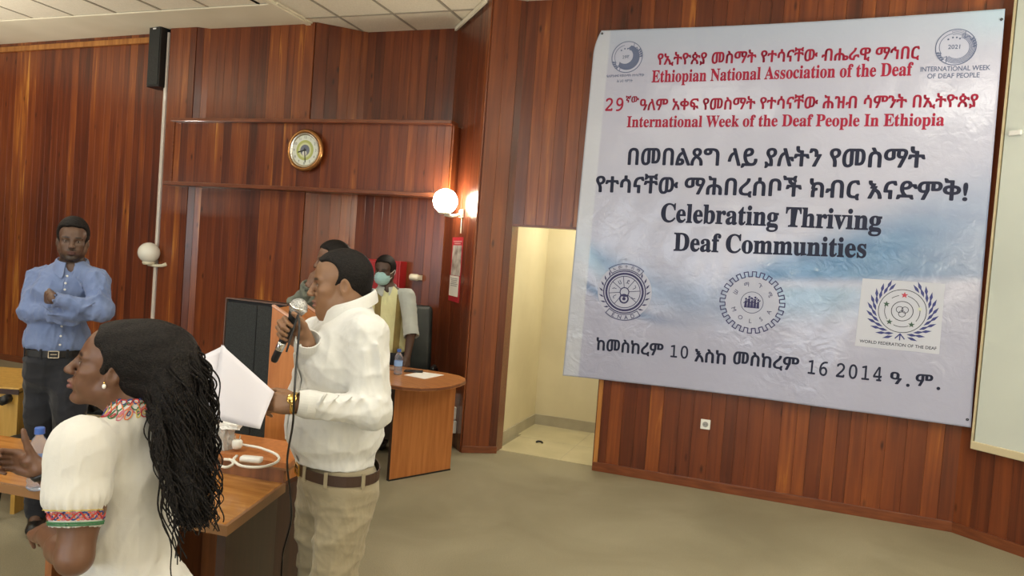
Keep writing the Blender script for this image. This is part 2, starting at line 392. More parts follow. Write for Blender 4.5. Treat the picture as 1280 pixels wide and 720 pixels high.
# lamp housings in the ceiling, above and behind the camera
M_LAMPON = mat('lit_diffuser', (0.9, 0.9, 0.85), 0.5, emis=((1.0, 0.95, 0.84), 1.2)); M_LAMPOFF = mat('unlit_diffuser', (0.7, 0.7, 0.66), 0.5)
for i, (lx, ly) in enumerate(LAMPS):
    row = 'rear row' if ly < -1 else ('middle row' if ly < 1 else 'front row')
    t = thing('ceiling_light', 'ceiling light panel in the %s, number %s from the right wall' % (row, ['one','two','three','four'][sorted([-a for a, c in LAMPS if c == ly]).index(-lx)]), 'ceiling light', (lx, ly, CEIL), 0, 'ceiling light panels')
    b = BM()
    for sx, sy, ww, hh in ((0, 0.28, 1.2, 0.03), (0, -0.28, 1.2, 0.03), (0.585, 0, 0.03, 0.56), (-0.585, 0, 0.03, 0.56)): bx(b, (sx, sy, -0.015), (ww, hh, 0.04))
    obj('lamp_frame', b, M_WHITE, t)
    boxo('diffuser', (0, 0, -0.012), (1.14, 0.53, 0.015), M_LAMPON if (lx, ly) in LAMPS_LIT else M_LAMPOFF, t)
# ------------------------------------------------------------------ the banner
BY = 5.875
# corners in the banner's plane (x, z), as it hangs: slightly sagging, left edge leaning
BTL, BTR, BBR, BBL = (-1.545, 3.655), (1.352, 3.695), (1.392, 0.775), (-1.600, 0.770)
def ban_y(x, z):
    """depth of the vinyl: broad slack waves and small creases"""
    u = (x+1.6)/3.0; v = (z-0.77)/2.9
    e = min(1, max(0, v))
    y = 0.010*sin(7.0*u+2.2*v)*(1-0.55*e) + 0.0065*sin(15*u-6*v+1.0) + 0.004*sin(23*u*(1.1-0.3*v)+9*v)
    y += 0.0022*sin(41*u+17*v)*sin(13*v+3) + 0.0016*sin(67*u-31*v)
    y += 0.014*(1-e)**3*sin(5*u+0.6)
    return BY - 0.018 + y*0.9*(0.4+0.6*(1-e))
def ban_xz(u, v):
    """u 0..1 left to right, v 0..1 bottom to top"""
    xl = BBL[0]*(1-v)+BTL[0]*v; xr = BBR[0]*(1-v)+BTR[0]*v
    x = xl*(1-u)+xr*u
    zb = BBL[1]*(1-u)+BBR[1]*u + 0.012*sin(pi*u)*1.5; zt = BTL[1]*(1-u)+BTR[1]*u - 0.020*sin(pi*u)
    z = zb*(1-v)+zt*v
    # pulled corners: rounded slack at the top left, small tab at the top right
    if u < 0.03: x += 0.05*max(0, (v-0.93)/0.07)**2*(1-u/0.03)
    return x, z
ban = thing('banner', 'large pale blue vinyl banner with red and black lettering hung on the boarded wall', 'banner', (0, 0, 0))
NU, NV = 190, 190
verts = []; faces = []; cols = []
def lerp(a, b, t): return tuple(p+(q-p)*t for p, q in zip(a, b))
def sst(a, b, x): t = min(1, max(0, (x-a)/(b-a))); return t*t*(3-2*t)
def ban_col(u, v):
    """flat print of the banner: pale ground, blue swooshes across its lower half"""
    base = lerp((0.39, 0.41, 0.56), (0.44, 0.46, 0.60), sst(0.0, 0.6, v))
    base = lerp(base, (0.42, 0.52, 0.66), 0.5*sst(0.86, 1.0, v))
    base = lerp(base, (0.40, 0.62, 0.78), 0.45*sst(0.90, 1.0, v)*sst(0.85, 1.0, u))
    blue = (0.085, 0.22, 0.42); deep = (0.04, 0.15, 0.34)
    # right swoosh: a fan that opens from the middle towards the right edge
    if u > 0.38:
        t = (u-0.38)/0.62
        top = 0.34+0.30*t**1.1; bot = 0.30+0.055*t
        k = sst(bot-0.012, bot+0.02, v)*(1-sst(top-0.05-0.10*t, top+0.05*t+0.01, v))*sst(0.0, 0.25, t)*(1-0.50*sst(0.62, 1.0, t))
        base = lerp(base, lerp(blue, deep, 0.5*sin(v*60+u*6)**2), 0.92*k)
        bot2 = 0.16+0.08*t; k2 = sst(bot2, bot2+0.09, v)*(1-sst(bot-0.03, bot+0.005, v))*sst(0, 0.2, t)*(1-sst(0.45, 0.75, t))
        base = lerp(base, (0.20, 0.36, 0.54), 0.7*k2)
    # left swoosh: from the left edge down and across to the middle
    if u < 0.55:
        cc = 0.375-0.30*u+0.33*u*u; w_ = 0.030+0.07*u
        k = math.exp(-((v-cc+0.06*sst(0, .3, u))/w_)**2)*(1-sst(0.32, 0.55, u))
        base = lerp(base, blue, 0.75*k*(0.6+0.4*(1-sst(0, 0.25, u))))
        k = math.exp(-((v-(0.30-0.75*u+1.2*u*u))/0.014)**2)*(1-sst(0.12, 0.40, u))
        base = lerp(base, deep, 0.65*k)
        k = math.exp(-((v-(0.40-1.1*u))/0.03)**2)*(1-sst(0.02, 0.16, u))
        base = lerp(base, (0.42, 0.60, 0.78), 0.6*k)
    # thin pale margin of unprinted vinyl at the left
    if u < 0.045: base = lerp(base, (0.53, 0.57, 0.66), 0.8)
    return base
for j in range(NV+1):
    for i in range(NU+1):
        u, v = i/NU, j/NV; x, z = ban_xz(u, v)
        verts.append((x, ban_y(x, z), z)); c = ban_col(u, v); cols.extend((c[0], c[1], c[2], 1.0))
for j in range(NV):
    for i in range(NU):
        a = j*(NU+1)+i; faces.append((a, a+1, a+NU+2, a+NU+1))
me = bpy.data.meshes.new('sheet'); me.from_pydata(verts, [], faces); me.update()
ca = me.color_attributes.new('print', 'FLOAT_COLOR', 'POINT'); ca.data.foreach_set('color', cols)
M_VINYL = mat('banner_vinyl', (0.6, 0.65, 0.75), 0.17, spec=0.6, coat=0.0)
nt = NT(M_VINYL); at_ = nt.n('ShaderNodeVertexColor', layer_name='print'); nt.l(at_.outputs['Color'], nt.b.inputs['Base Color'])
tc = nt.n('ShaderNodeTexCoord')
n1 = nt.n('ShaderNodeTexNoise', i_Scale=14.0, i_Detail=4.0, i_Distortion=0.8); nt.l(tc.outputs['Object'], n1.inputs['Vector'])
bp = nt.n('ShaderNodeBump', i_Strength=0.22, i_Distance=0.010); nt.l(n1.outputs['Fac'], bp.inputs['Height'])
n2 = nt.n('ShaderNodeTexNoise', i_Scale=8.0, i_Detail=3.0, i_Distortion=1.6); nt.l(tc.outputs['Object'], n2.inputs['Vector'])
sx_ = nt.n('ShaderNodeSeparateXYZ'); nt.l(tc.outputs['Object'], sx_.inputs[0]); mr_ = nt.n('ShaderNodeMapRange', i_From_Min=1.2, i_From_Max=3.2, i_To_Min=0.32, i_To_Max=0.06); nt.l(sx_.outputs['Z'], mr_.inputs['Value'])
b2 = nt.n('ShaderNodeBump', i_Distance=0.022); nt.l(mr_.outputs[0], b2.inputs['Strength']); n4 = nt.n('ShaderNodeTexNoise', i_Scale=2.3, i_Detail=1.0); nt.l(tc.outputs['Object'], n4.inputs['Vector']); m4 = nt.n('ShaderNodeMapRange', i_From_Min=0.42, i_From_Max=0.62); nt.l(n4.outputs['Fac'], m4.inputs['Value']); m5 = nt.n('ShaderNodeMath', operation='MULTIPLY'); nt.l(m4.outputs[0], m5.inputs[0]); nt.l(n2.outputs['Fac'], m5.inputs[1]); nt.l(m5.outputs[0], b2.inputs['Height']); nt.l(bp.outputs[0], b2.inputs['Normal']); nt.l(b2.outputs[0], nt.b.inputs['Normal'])
sh = obj('sheet', me, M_VINYL, ban, smooth=True)
sm = sh.modifiers.new('thick', 'SOLIDIFY'); sm.thickness = 0.0015; sm.offset = 1.0

M_INKR = mat('red_ink', (0.33, 0.018, 0.05), 0.5, spec=0.2); M_INKD = mat('dark_ink', (0.018, 0.022, 0.05), 0.5, spec=0.2)
M_INKP = mat('purple_ink', (0.045, 0.045, 0.13), 0.5, spec=0.2); M_INKG = mat('grey_blue_ink', (0.13, 0.16, 0.27), 0.5, spec=0.2)
M_INKL = mat('pale_ink', (0.50, 0.55, 0.68), 0.5, spec=0.2); M_INKW = mat('white_patch', (0.52, 0.55, 0.66), 0.5, spec=0.2); M_INKPALE = mat('pale_disc', (0.45, 0.48, 0.62), 0.5, spec=0.2)

MB_ = {}
for i, ch in enumerate('ABCDEFGHIJKLMNOPQRSTUVWXYZ'): MB_[ch] = chr(0x1D400+i)
for i, ch in enumerate('abcdefghijklmnopqrstuvwxyz'): MB_[ch] = chr(0x1D41A+i)
def serif(s): return ''.join(MB_.get(c, c) for c in s)
MD_ = {str(i): chr(0x1D7F6+i) for i in range(10)}
def mono(s): return ''.join(MD_.get(c, c) for c in s)
def text_mesh(s, bold=0.0, space=1.0):
    c = bpy.data.curves.new('t', 'FONT'); c.body = s; c.size = 1.0; c.offset = bold; c.space_character = space; c.resolution_u = 4
    o = bpy.data.objects.new('t', c); COL.objects.link(o)
    bpy.context.view_layer.update()
    dg = bpy.context.evaluated_depsgraph_get()
    m = bpy.data.meshes.new_from_object(o.evaluated_get(dg))
    bpy.data.objects.remove(o); bpy.data.curves.remove(c)
    n = len(m.vertices); co = np.empty(n*3); m.vertices.foreach_get('co', co); co = co.reshape(-1, 3)
    fs = [tuple(p.vertices) for p in m.polygons]; bpy.data.meshes.remove(m)
    return co, fs
LIFT = 0.0035
def lay(name, pts, fs, m, parent=ban, lift=LIFT):
    me = bpy.data.meshes.new(name)
    me.from_pydata([(x, ban_y(x, z)-lift, z) for x, z in pts], [], fs); me.update()
    return obj(name, me, m, parent)
def line_text(s, a, b, m, h=None, bold=0.012, name='lettering', space=1.0, base_ref=None, parent=ban, fat=0.0):
    """fit a line of text between two points of the banner plane; h = height of the line's box"""
    co, fs = text_mesh(s, bold, space)
    if any(0x1200 <= ord(c) < 0x1380 for c in s) and bold > 0.011:      # Ethiopic heavy face: overprint the glyphs
        co, fs = text_mesh(s, 0.0, space); n = len(co); q = 0.030; base = co; bf = list(fs)
        for i, (ax, ay) in enumerate(((q, 0), (-q, 0), (0, q*0.8), (0, -q*0.8), (q*.7, q*.6), (-q*.7, q*.6), (q*.7, -q*.6), (-q*.7, -q*.6)), 1):
            co = np.vstack([co, base+np.array([ax, ay, 0])]); fs = fs+[tuple(v+n*i for v in f) for f in bf]
    x0, x1 = co[:, 0].min(), co[:, 0].max(); L = sqrt((b[0]-a[0])**2+(b[1]-a[1])**2); k = L/(x1-x0)
    ky = k if h is None else h/(co[:, 1].max())
    dx, dz = (b[0]-a[0])/L, (b[1]-a[1])/L
    pts = [(a[0]+(p[0]-x0)*k*dx-p[1]*ky*dz, a[1]+(p[0]-x0)*k*dz+p[1]*ky*dx) for p in co]
    return lay(name, pts, fs, m, parent)
line_text('የኢትዮጵያ መስማት የተሳናቸው ብሔራዊ ማኅበር', (-1.013, 3.362), (0.852, 3.367), M_INKR, 0.105, 0.014)
line_text(serif('Ethiopian National Association of the Deaf'), (-1.046, 3.222), (0.822, 3.247), M_INKR, 0.096, 0.014)
line_text(mono('29'), (-1.411, 2.995), (-1.26, 2.997), M_INKR, 0.105, 0.012)
line_text('ኛው', (-1.245, 3.062), (-1.135, 3.063), M_INKR, 0.055, 0.014)
line_text('ዓለም አቀፍ የመስማት የተሳናቸው ሕዝብ ሳምንት በኢትዮጵያ', (-1.125, 3.0), (1.245, 3.022), M_INKR, 0.105, 0.014)
line_text(serif('International Week of the Deaf People In Ethiopia'), (-1.22, 2.862), (1.049, 2.888), M_INKR, 0.090, 0.014)
line_text('በመበልጸግ ላይ ያሉትን የመስማት', (-1.189, 2.560), (0.953, 2.590), M_INKD, 0.150, 0.014)
line_text('የተሳናቸው ማሕበረሰቦች ክብር እናድምቅ!', (-1.439, 2.329), (1.237, 2.365), M_INKD, 0.155, 0.014)
line_text(serif('Celebrating Thriving'), (-0.886, 2.110), (0.712, 2.128), M_INKD, 0.150, 0.018)
line_text(serif('Deaf Communities'), (-0.765, 1.885), (0.628, 1.922), M_INKD, 0.145, 0.018)
# the date line, word by word: its numerals are typewriter-like
def pt(px, py): p = onY(px, py, BY); return (p.x, p.z)
for s_, a_, b_, hh, bo in [('ከመስከረም', (745, 437), (829, 445), 0.105, 0.016), (mono('10'), (838, 446), (860, 448), 0.100, 0.0), ('እስከ', (868, 451), (907, 455), 0.105, 0.016),
                           ('መስከረም', (916, 454), (998, 463), 0.105, 0.016), (mono('16'), (1009, 466), (1033, 469), 0.105, 0.0), (mono('2014'), (1044, 470), (1101, 476), 0.105, 0.0),
                           ('ዓ', (1111, 478), (1126, 480), 0.085, 0.016), ('ም', (1143, 481), (1165, 483), 0.085, 0.016)]:
    line_text(s_, pt(*a_), pt(*b_), M_INKD, hh, bo if bo else 0.010)
def disc_pts(cx, cz, r, n=12): return [(cx+r*cos(2*pi*k/n), cz+r*sin(2*pi*k/n)) for k in range(n)]
for px, py in ((1134, 481), (1172, 485)):
    p = pt(px, py); q = disc_pts(p[0], p[1], 0.012); lay('full_stop', q, [tuple(range(len(q)))], M_INKD)

class Ink:
    """flat figures of one emblem, gathered as one print"""
    def __init__(s): s.p = []; s.f = []
    def poly(s, pts): n = len(s.p); s.p += pts; s.f.append(tuple(range(n, n+len(pts)))); return s
    def stroke(s, pts, w, closed=False):
        n = len(pts)
        for i in range(n if closed else n-1):
            a, b = pts[i], pts[(i+1) % n]; d = sqrt((b[0]-a[0])**2+(b[1]-a[1])**2) or 1e-6
            nx, nz = -(b[1]-a[1])/d*w/2, (b[0]-a[0])/d*w/2; ex, ez = (b[0]-a[0])/d*w*0.3, (b[1]-a[1])/d*w*0.3
            s.poly([(a[0]+nx-ex, a[1]+nz-ez), (b[0]+nx+ex, b[1]+nz+ez), (b[0]-nx+ex, b[1]-nz+ez), (a[0]-nx-ex, a[1]-nz-ez)])
        return s
    def arc(s, cx, cz, r, w, a0=0, a1=360, n=48, sx=1.0):
        m = max(6, int(n*abs(a1-a0)/360))
        P = [(cx+(r)*sx*cos(radians(a0+(a1-a0)*k/m)), cz+r*sin(radians(a0+(a1-a0)*k/m))) for k in range(m+1)]
        return s.stroke(P, w)
    def disc(s, cx, cz, r, n=20):
        if r < 0.05: return s.poly(disc_pts(cx, cz, r, n))
        m = len(s.p); K = 14; s.p.append((cx, cz))
        for q in range(1, K+1): s.p += disc_pts(cx, cz, r*q/K, n)
        for k in range(n):
            s.f.append((m, m+1+k, m+1+(k+1) % n))
            for q in range(K-1):
                a = m+1+q*n; s.f.append((a+k, a+n+k, a+n+(k+1) % n, a+(k+1) % n))
        return s
    def patch(s, bl, br, tr, tl, n=24):
        m = len(s.p)
        for j in range(n+1):
            for i in range(n+1):
                u, v = i/n, j/n
                s.p.append(tuple((bl[q]*(1-u)+br[q]*u)*(1-v)+(tl[q]*(1-u)+tr[q]*u)*v for q in (0, 1)))
        s.f += [(m+j*(n+1)+i, m+j*(n+1)+i+1, m+(j+1)*(n+1)+i+1, m+(j+1)*(n+1)+i) for j in range(n) for i in range(n)]
        return s
    def star(s, cx, cz, r, rot=90): return s.poly([(cx+(r if k % 2 == 0 else r*0.42)*cos(radians(rot+36*k)), cz+(r if k % 2 == 0 else r*0.42)*sin(radians(rot+36*k))) for k in range(10)])
    def leaf(s, a, b, w):
        d = sqrt((b[0]-a[0])**2+(b[1]-a[1])**2); nx, nz = -(b[1]-a[1])/d*w/2, (b[0]-a[0])/d*w/2; m = (a[0]*.55+b[0]*.45, a[1]*.55+b[1]*.45)
        return s.poly([a, (m[0]+nx, m[1]+nz), b, (m[0]-nx, m[1]-nz)])
    def glyph(s, ch, cx, cz, h, rot=0, bold=0.01):
        co, fs = text_mesh(ch, bold)
        if not len(co): return s
        k = h/max(1e-6, co[:, 1].max()-co[:, 1].min()); mx = (co[:, 0].min()+co[:, 0].max())/2; my = (co[:, 1].min()+co[:, 1].max())/2; n = len(s.p)
        c_, s_ = cos(radians(rot)), sin(radians(rot))
        s.p += [(cx+((p[0]-mx)*c_-(p[1]-my)*s_)*k, cz+((p[0]-mx)*s_+(p[1]-my)*c_)*k) for p in co]; s.f += [tuple(n+i for i in f) for f in fs]
        return s
    def done(s, name, m, parent=ban, lift=LIFT): return lay(name, s.p, s.f, m, parent, lift)

# week-of-deaf-people emblem, top left and top right: two cupped hands in a ring
def week_emblem(cx, cz, word, hatch):
    r = 0.125
    e = Ink().disc(cx, cz, r*1.0, 40).done('emblem', M_INKPALE, lift=0.0028)
    if hatch:
        I = Ink()
        for q in range(6):
            rr = r*(0.60+0.052*q); I.arc(cx+0.010, cz-0.006, rr, 0.0035, -130, 75)
        for q in range(4): I.arc(cx, cz+0.02, r*(0.55+0.07*q), 0.003, 60, 110)
        I.done('hand_lines', M_INKG, e)
    else:
        I = Ink(); P = []
        for k in range(31): a = radians(-135+7*k); P.append((cx+0.004+r*0.80*cos(a), cz-0.004+r*0.80*sin(a)))
        for k in range(31): a = radians(75-7*k); P.append((cx-0.014+r*0.50*cos(a), cz+0.008+r*0.50*sin(a)))
        n = len(I.p); I.p += P; I.f += [(n+i, n+i+1, n+60-i, n+61-i) for i in range(30)]
        I.done('hand_shade', M_INKG, e)
    I = Ink(); I.arc(cx, cz, r, 0.006).arc(cx-0.012, cz+0.006, r*0.72, 0.004, 100, 215)
    for a0, sg in ((205, 1), (25, -1)):
        for q in range(4):
            t = radians(a0+sg*q*9); I.leaf((cx+r*0.80*cos(t), cz+r*0.80*sin(t)), (cx+r*1.06*cos(t-0.14*sg), cz+r*1.06*sin(t-0.14*sg)), 0.016)
    I.stroke([(cx+r*0.42, cz+r*0.86), (cx+r*0.40, cz+r*0.50), (cx+r*0.62, cz+r*0.62), (cx+r*0.74, cz+r*0.34)], 0.005)
    I.stroke([(cx-r*0.42, cz-r*0.86), (cx-r*0.40, cz-r*0.52), (cx-r*0.66, cz-r*0.60), (cx-r*0.76, cz-r*0.30)], 0.005)
    for q, a in enumerate((128, 100, 78, 58)): I.disc(cx-0.012+r*0.50*cos(radians(a)), cz+0.006+r*0.50*sin(radians(a)), 0.0065, 10)
    I.done('emblem_lines', M_INKG, e, 0.0042)
    I = Ink()
    I.glyph(word, cx-0.010, cz+0.002, 0.030); I.done('emblem_numeral', M_INKG, e, 0.0045)
week_emblem(-1.262, 3.430, '29ኛ', False); week_emblem(1.075, 3.440, '2021', True)
line_text('ዓለምአቀፍ የመስማት የተሳናቸው', (-1.42, 3.268), (-1.11, 3.272), M_INKG, 0.024, 0.01)
line_text('ሕዝብ ሳምንት', (-1.33, 3.225), (-1.20, 3.227), M_INKG, 0.024, 0.01)
line_text('INTERNATIONAL WEEK', (0.868, 3.272), (1.298, 3.276), M_INKG, 0.034, 0.012)
line_text('OF DEAF PEOPLE', (0.915, 3.222), (1.238, 3.226), M_INKG, 0.034, 0.012)

# association emblem, lower left: wheel of sectors in a wreath with two ribbons
cx, cz = -1.132, 1.519
e = Ink().disc(cx+0.0, cz, 0.222, 48).done('emblem', M_INKPALE, lift=0.0028)
I = Ink()
for rr, ww in ((0.150, 0.016), (0.172, 0.009), (0.129, 0.006), (0.036, 0.008)): I.arc(cx, cz, rr, ww)
for a in range(0, 360, 45):
    if a == 270: continue
    I.stroke([(cx+0.036*cos(radians(a+8)), cz+0.036*sin(radians(a+8))), (cx+0.128*cos(radians(a+8)), cz+0.128*sin(radians(a+8)))], 0.005)
for a in (30, 75, 120, 165, 210, 330):
    t = radians(a); I.glyph('ሰገደለሀነ'[(a//30) % 6], cx+0.088*cos(t), cz+0.088*sin(t), 0.034, a-90)
for sg in (-1, 1):
    for k in range(7):
        t = radians(90-sg*(48+15*k)); q = radians(90-sg*(48+15*k-9))
        I.leaf((cx+0.176*cos(t), cz+0.176*sin(t)), (cx+0.214*cos(q), cz+0.214*sin(q)), 0.014)
I.arc(cx, cz-0.055, 0.034, 0.012).disc(cx, cz-0.055, 0.014).stroke([(cx-0.03, cz-0.03), (cx+0.03, cz-0.03)], 0.012)
for a0, a1, r0, r1 in ((52, 128, 0.185, 0.232), (232, 308, 0.185, 0.232)):
    I.arc(cx, cz, r0, 0.006, a0, a1).arc(cx, cz, r1, 0.006, a0, a1)
    for a in (a0, a1): I.stroke([(cx+r0*cos(radians(a)), cz+r0*sin(radians(a))), (cx+r1*cos(radians(a)), cz+r1*sin(radians(a)))], 0.006)
I.done('emblem_lines', M_INKP, e, 0.0042)
I = Ink()
for k, ch in enumerate('ኢመተብማ'): a = 118-14*k; I.glyph(ch, cx+0.208*cos(radians(a)), cz+0.208*sin(radians(a)), 0.026, a-90)
for k, ch in enumerate('ENAD'): a = 248+15*k; I.glyph(ch, cx+0.208*cos(radians(a)), cz+0.208*sin(radians(a)), 0.032, a+90)
I.done('ribbon_lettering', M_INKP, e, 0.0045)

# toothed-wheel emblem, lower middle
cx, cz = -0.136, 1.522
e = Ink().disc(cx, cz, 0.20, 48).done('emblem', M_INKPALE, lift=0.0028)
I = Ink(); P = []
N = 24
for k in range(N):
    a = 360/N*k+90-360/N*0.25
    for da, rr in ((0, 0.238), (360/N*0.5, 0.238), (360/N*0.5, 0.200), (360/N, 0.200)): P.append((cx+rr*cos(radians(a+da)), cz+rr*sin(radians(a+da))))
I.stroke(P, 0.0075, True); I.arc(cx, cz, 0.082, 0.004)
for k, (dx, hh) in enumerate(((-0.045, 0.045), (-0.022, 0.062), (0.0, 0.05), (0.022, 0.06), (0.045, 0.042))):
    x = cx+dx; I.disc(x, cz-0.02+hh, 0.0085, 10); I.poly([(x-0.011, cz-0.042), (x+0.011, cz-0.042), (x+0.007, cz-0.032+hh), (x-0.007, cz-0.032+hh)])
    I.stroke([(x-0.016, cz-0.02+hh*0.3), (x, cz-0.03+hh*0.8), (x+0.016, cz-0.02+hh*0.95)], 0.006)
I.done('emblem_lines', M_INKP, e, 0.0042)
I = Ink()
for k, ch in enumerate('MOLSA'): a = 206+32*k; I.glyph(ch, cx+0.143*cos(radians(a)), cz+0.143*sin(radians(a)), 0.032, a+90, 0.0)
for k, ch in enumerate('ሠማጉሚ'): a = 150-40*k; I.glyph(ch, cx+0.143*cos(radians(a)), cz+0.143*sin(radians(a)), 0.034, a-90, 0.0)
I.done('ring_lettering', M_INKP, e, 0.0045)

# federation emblem on its white patch, lower right
e = Ink().patch((0.606, 1.270), (1.154, 1.268), (1.150, 1.770), (0.618, 1.768)).done('emblem', M_INKW, lift=0.0028)
cx, cz = 0.895, 1.552
I = Ink(); 
for rr in (0.155, 0.070): I.arc(cx, cz, rr, 0.0045)
for a0, a1 in ((20, 75), (105, 130), (160, 215), (245, 295), (325, 372)): I.arc(cx, cz, 0.114, 0.004, a0, a1)
for a in (90, 210, 330): I.arc(cx+0.020*cos(radians(a+180)), cz+0.020*sin(radians(a+180)), 0.022, 0.004, n=20)
I.done('emblem_lines', M_INKD, e, 0.0042)
I = Ink()
for sg in (-1, 1):
    for k in range(10):
        t = radians(270+sg*(14+14.5*k)); 
        for r0, r1, da in ((0.170, 0.205, 20), (0.190, 0.236, 15)):
            q = radians(270+sg*(14+14.5*k+da)); I.leaf((cx+r0*cos(t), cz+r0*sin(t)), (cx+r1*cos(q), cz+r1*sin(q)), 0.021)
I.stroke([(cx-0.03, cz-0.20), (cx, cz-0.165), (cx+0.03, cz-0.20)], 0.008).stroke([(cx, cz-0.165), (cx, cz-0.21)], 0.008)
I.done('wreath', mat('navy_ink', (0.03, 0.04, 0.20), 0.35), e, 0.0042)
sc_ = {'star_red': (0.45, 0.02, 0.04), 'star_green': (0.03, 0.10, 0.06)}
Ink().star(cx+0.006, cz+0.116, 0.024).done('star', mat('star_red_ink', (0.40, 0.02, 0.05), 0.35), e, 0.0046)
M_SG = mat('star_green_ink', (0.03, 0.08, 0.06), 0.35)
for a in (158, 228, 306): Ink().star(cx+0.114*cos(radians(a)), cz+0.114*sin(radians(a)), 0.023).done('star', M_SG, e, 0.0046)
Ink().star(cx+0.114*cos(radians(12)), cz+0.114*sin(radians(12)), 0.019).done('star', mat('star_pale_ink', (0.55, 0.6, 0.5), 0.35), e, 0.0046)
line_text('WORLD FEDERATION OF THE DEAF', (0.635, 1.298), (1.135, 1.296), M_INKD, 0.022, 0.012, parent=e)
for x, z in ((-1.485, 3.628), (1.335, 3.62), (1.365, 0.83)):
    b = BM(); lathe(b, [(0.004, 0.0), (0.009, 0.0), (0.009, 0.004), (0.004, 0.004)], 12, Matrix.Translation((x, ban_y(x, z)-0.006, z)) @ Matrix.Rotation(pi/2, 4, 'X'))
    obj('eyelet', b, M_DARKMET, ban)
# ------------------------------------------------------------------ wall things
def place(o, p0, p1, P, off=0.0):
    """put object o at P on the wall p0->p1, its -y side towards the room"""
    a = atan2(p1[1]-p0[1], p1[0]-p0[0]); n = Vector((sin(a), -cos(a), 0))
    o.location = Vector(P)+n*off; o.rotation_euler = (0, 0, a)
M_CREAMPL = mat('cream_plastic', (0.70, 0.66, 0.52), 0.4)
M_OPAL = mat('opal_glass', (0.82, 0.82, 0.76), 0.12, coat=0.5)
M_OPALON = mat('lit_opal_glass', (1, 1, 0.95), 0.3, emis=((1.0, 0.90, 0.72), 75.0)); M_OPALON2 = mat('bright_opal_glass', (1, 1, 0.95), 0.3, emis=((1.0, 0.92, 0.78), 190.0))

# wall clock
P = onY(382, 188, 6.02)
t = thing('wall_clock', 'round wall clock with brass rim and white dial on the boarded bulkhead', 'clock', (P.x, 6.042, P.z), 0)
RY = Matrix.Rotation(pi/2, 4, 'X')
b = BM(); lathe(b, [(0.0, 0.0), (0.185, 0.0), (0.205, 0.012), (0.21, 0.03), (0.200, 0.048), (0.185, 0.055), (0.172, 0.046), (0.170, 0.030), (0.0, 0.030)], 48, RY)
obj('rim', b, mat('brass_rim', (0.45, 0.22, 0.08), 0.25, metal=0.85), t, smooth=True)
b = BM(); lathe(b, [(0.150, 0.031), (0.170, 0.046), (0.165, 0.048), (0.148, 0.034)], 48, RY); obj('inner_ring', b, mat('silver_ring', (0.6, 0.58, 0.5), 0.25, metal=0.9), t, smooth=True)
b = BM(); lathe(b, [(0, 0.0305), (0.17, 0.0305), (0.17, 0.033), (0, 0.033)], 48, RY); dl = obj('dial', b, mat('dial_white', (0.72, 0.76, 0.68), 0.4), t)
def ring_flat(r0, r1, z, n=40):
    b = BM(); lathe(b, [(r0, z), (r1, z), (r1, z+0.0006), (r0, z+0.0006)], n, RY); return b
obj('dial_ring', ring_flat(0.075, 0.100, 0.0334), mat('dial_green', (0.45, 0.50, 0.16), 0.5), dl)
obj('dial_ring', ring_flat(0.055, 0.075, 0.0334), mat('dial_cream', (0.62, 0.66, 0.40), 0.5), dl)
b = BM(); lathe(b, [(0, 0.0334), (0.055, 0.0334), (0.055, 0.0340), (0, 0.0340)], 32, RY)
obj('dial_centre', b, mat('dial_centre_grey', (0.16, 0.18, 0.24), 0.5), dl)
b = BM(); lathe(b, [(0, 0), (0.026, 0), (0.026, 0.0006), (0, 0.0006)], 24, Matrix.Translation((-0.002, -0.0344, -0.030)) @ RY); obj('dial_moon', b, M_OPAL, dl)
for h in range(12):
    a = radians(90-30*(h+1)); co, fs = text_mesh(str(h+1), 0.01)
    k = 0.026/0.73; mx = (co[:, 0].min()+co[:, 0].max())/2; my = (co[:, 1].min()+co[:, 1].max())/2
    me = bpy.data.meshes.new('numeral'); me.from_pydata([((p[0]-mx)*k+0.128*cos(a), -0.0345, (p[1]-my)*k+0.128*sin(a)) for p in co], [], fs); obj('numeral', me, mat('numeral_grey', (0.2, 0.22, 0.2), 0.5) if h == 0 else bpy.data.materials['numeral_grey'], dl)
for nm, ang, L, wd, yy in (('hour_hand', 195, 0.085, 0.012, -0.0365), ('minute_hand', 277, 0.125, 0.008, -0.039)):
    a = radians(ang); b = BM(); bx(b, (cos(a)*L*0.40, yy, sin(a)*L*0.40), (L*1.15, 0.0015, wd), rot=Matrix.Rotation(-a, 3, 'Y')); obj(nm, b, M_BLACK, t)
b = BM(); lathe(b, [(0, 0.035), (0.009, 0.035), (0.009, 0.042), (0, 0.042)], 16, RY); obj('pivot', b, M_BLACK, t)

# column speaker at the top of the wall
t = thing('wall_speaker', 'tall narrow black column speaker high on the wall by the pilaster', 'speaker', (-6.47, 6.08, 3.30), radians(-8))
boxo('cabinet', (0, 0.03, 0.335), (0.20, 0.16, 0.67), M_BLACK, t, bev=0.008)
M_GRILLE = noisy(mat('speaker_grille', (0.02, 0.022, 0.022), 0.6), (0.008, 0.010, 0.010), (0.03, 0.034, 0.034), 220, bump=0.5, bscale=400)
boxo('grille', (0, -0.053, 0.335), (0.175, 0.008, 0.63), M_GRILLE, t, bev=0.003)
boxo('badge', (0.0, -0.059, 0.62), (0.05, 0.003, 0.014), M_WHITE, t)
boxo('bracket', (0.115, 0.08, 0.33), (0.03, 0.06, 0.74), M_DARKMET, t)
b = BM(); bx(b, (0.115, 0.03, 0.69), (0.022, 0.10, 0.03)); obj('bracket_arm', b, M_DARKMET, t)

# white cable conduit down the edge of the pilaster
b = BM(); tube(b, [(0, 0, 0.03), (0, 0, 3.9)], 0.024, 10); bx(b, (0, 0.012, 1.95), (0.05, 0.012, 3.85))
t = obj('cable_conduit', b, mat('conduit_white', (0.62, 0.56, 0.50), 0.25, coat=0.4)); t.location = (-6.372, 6.115, 0)
tag(t, 'thin pale vertical cable conduit running up the edge of the pilaster', 'conduit')

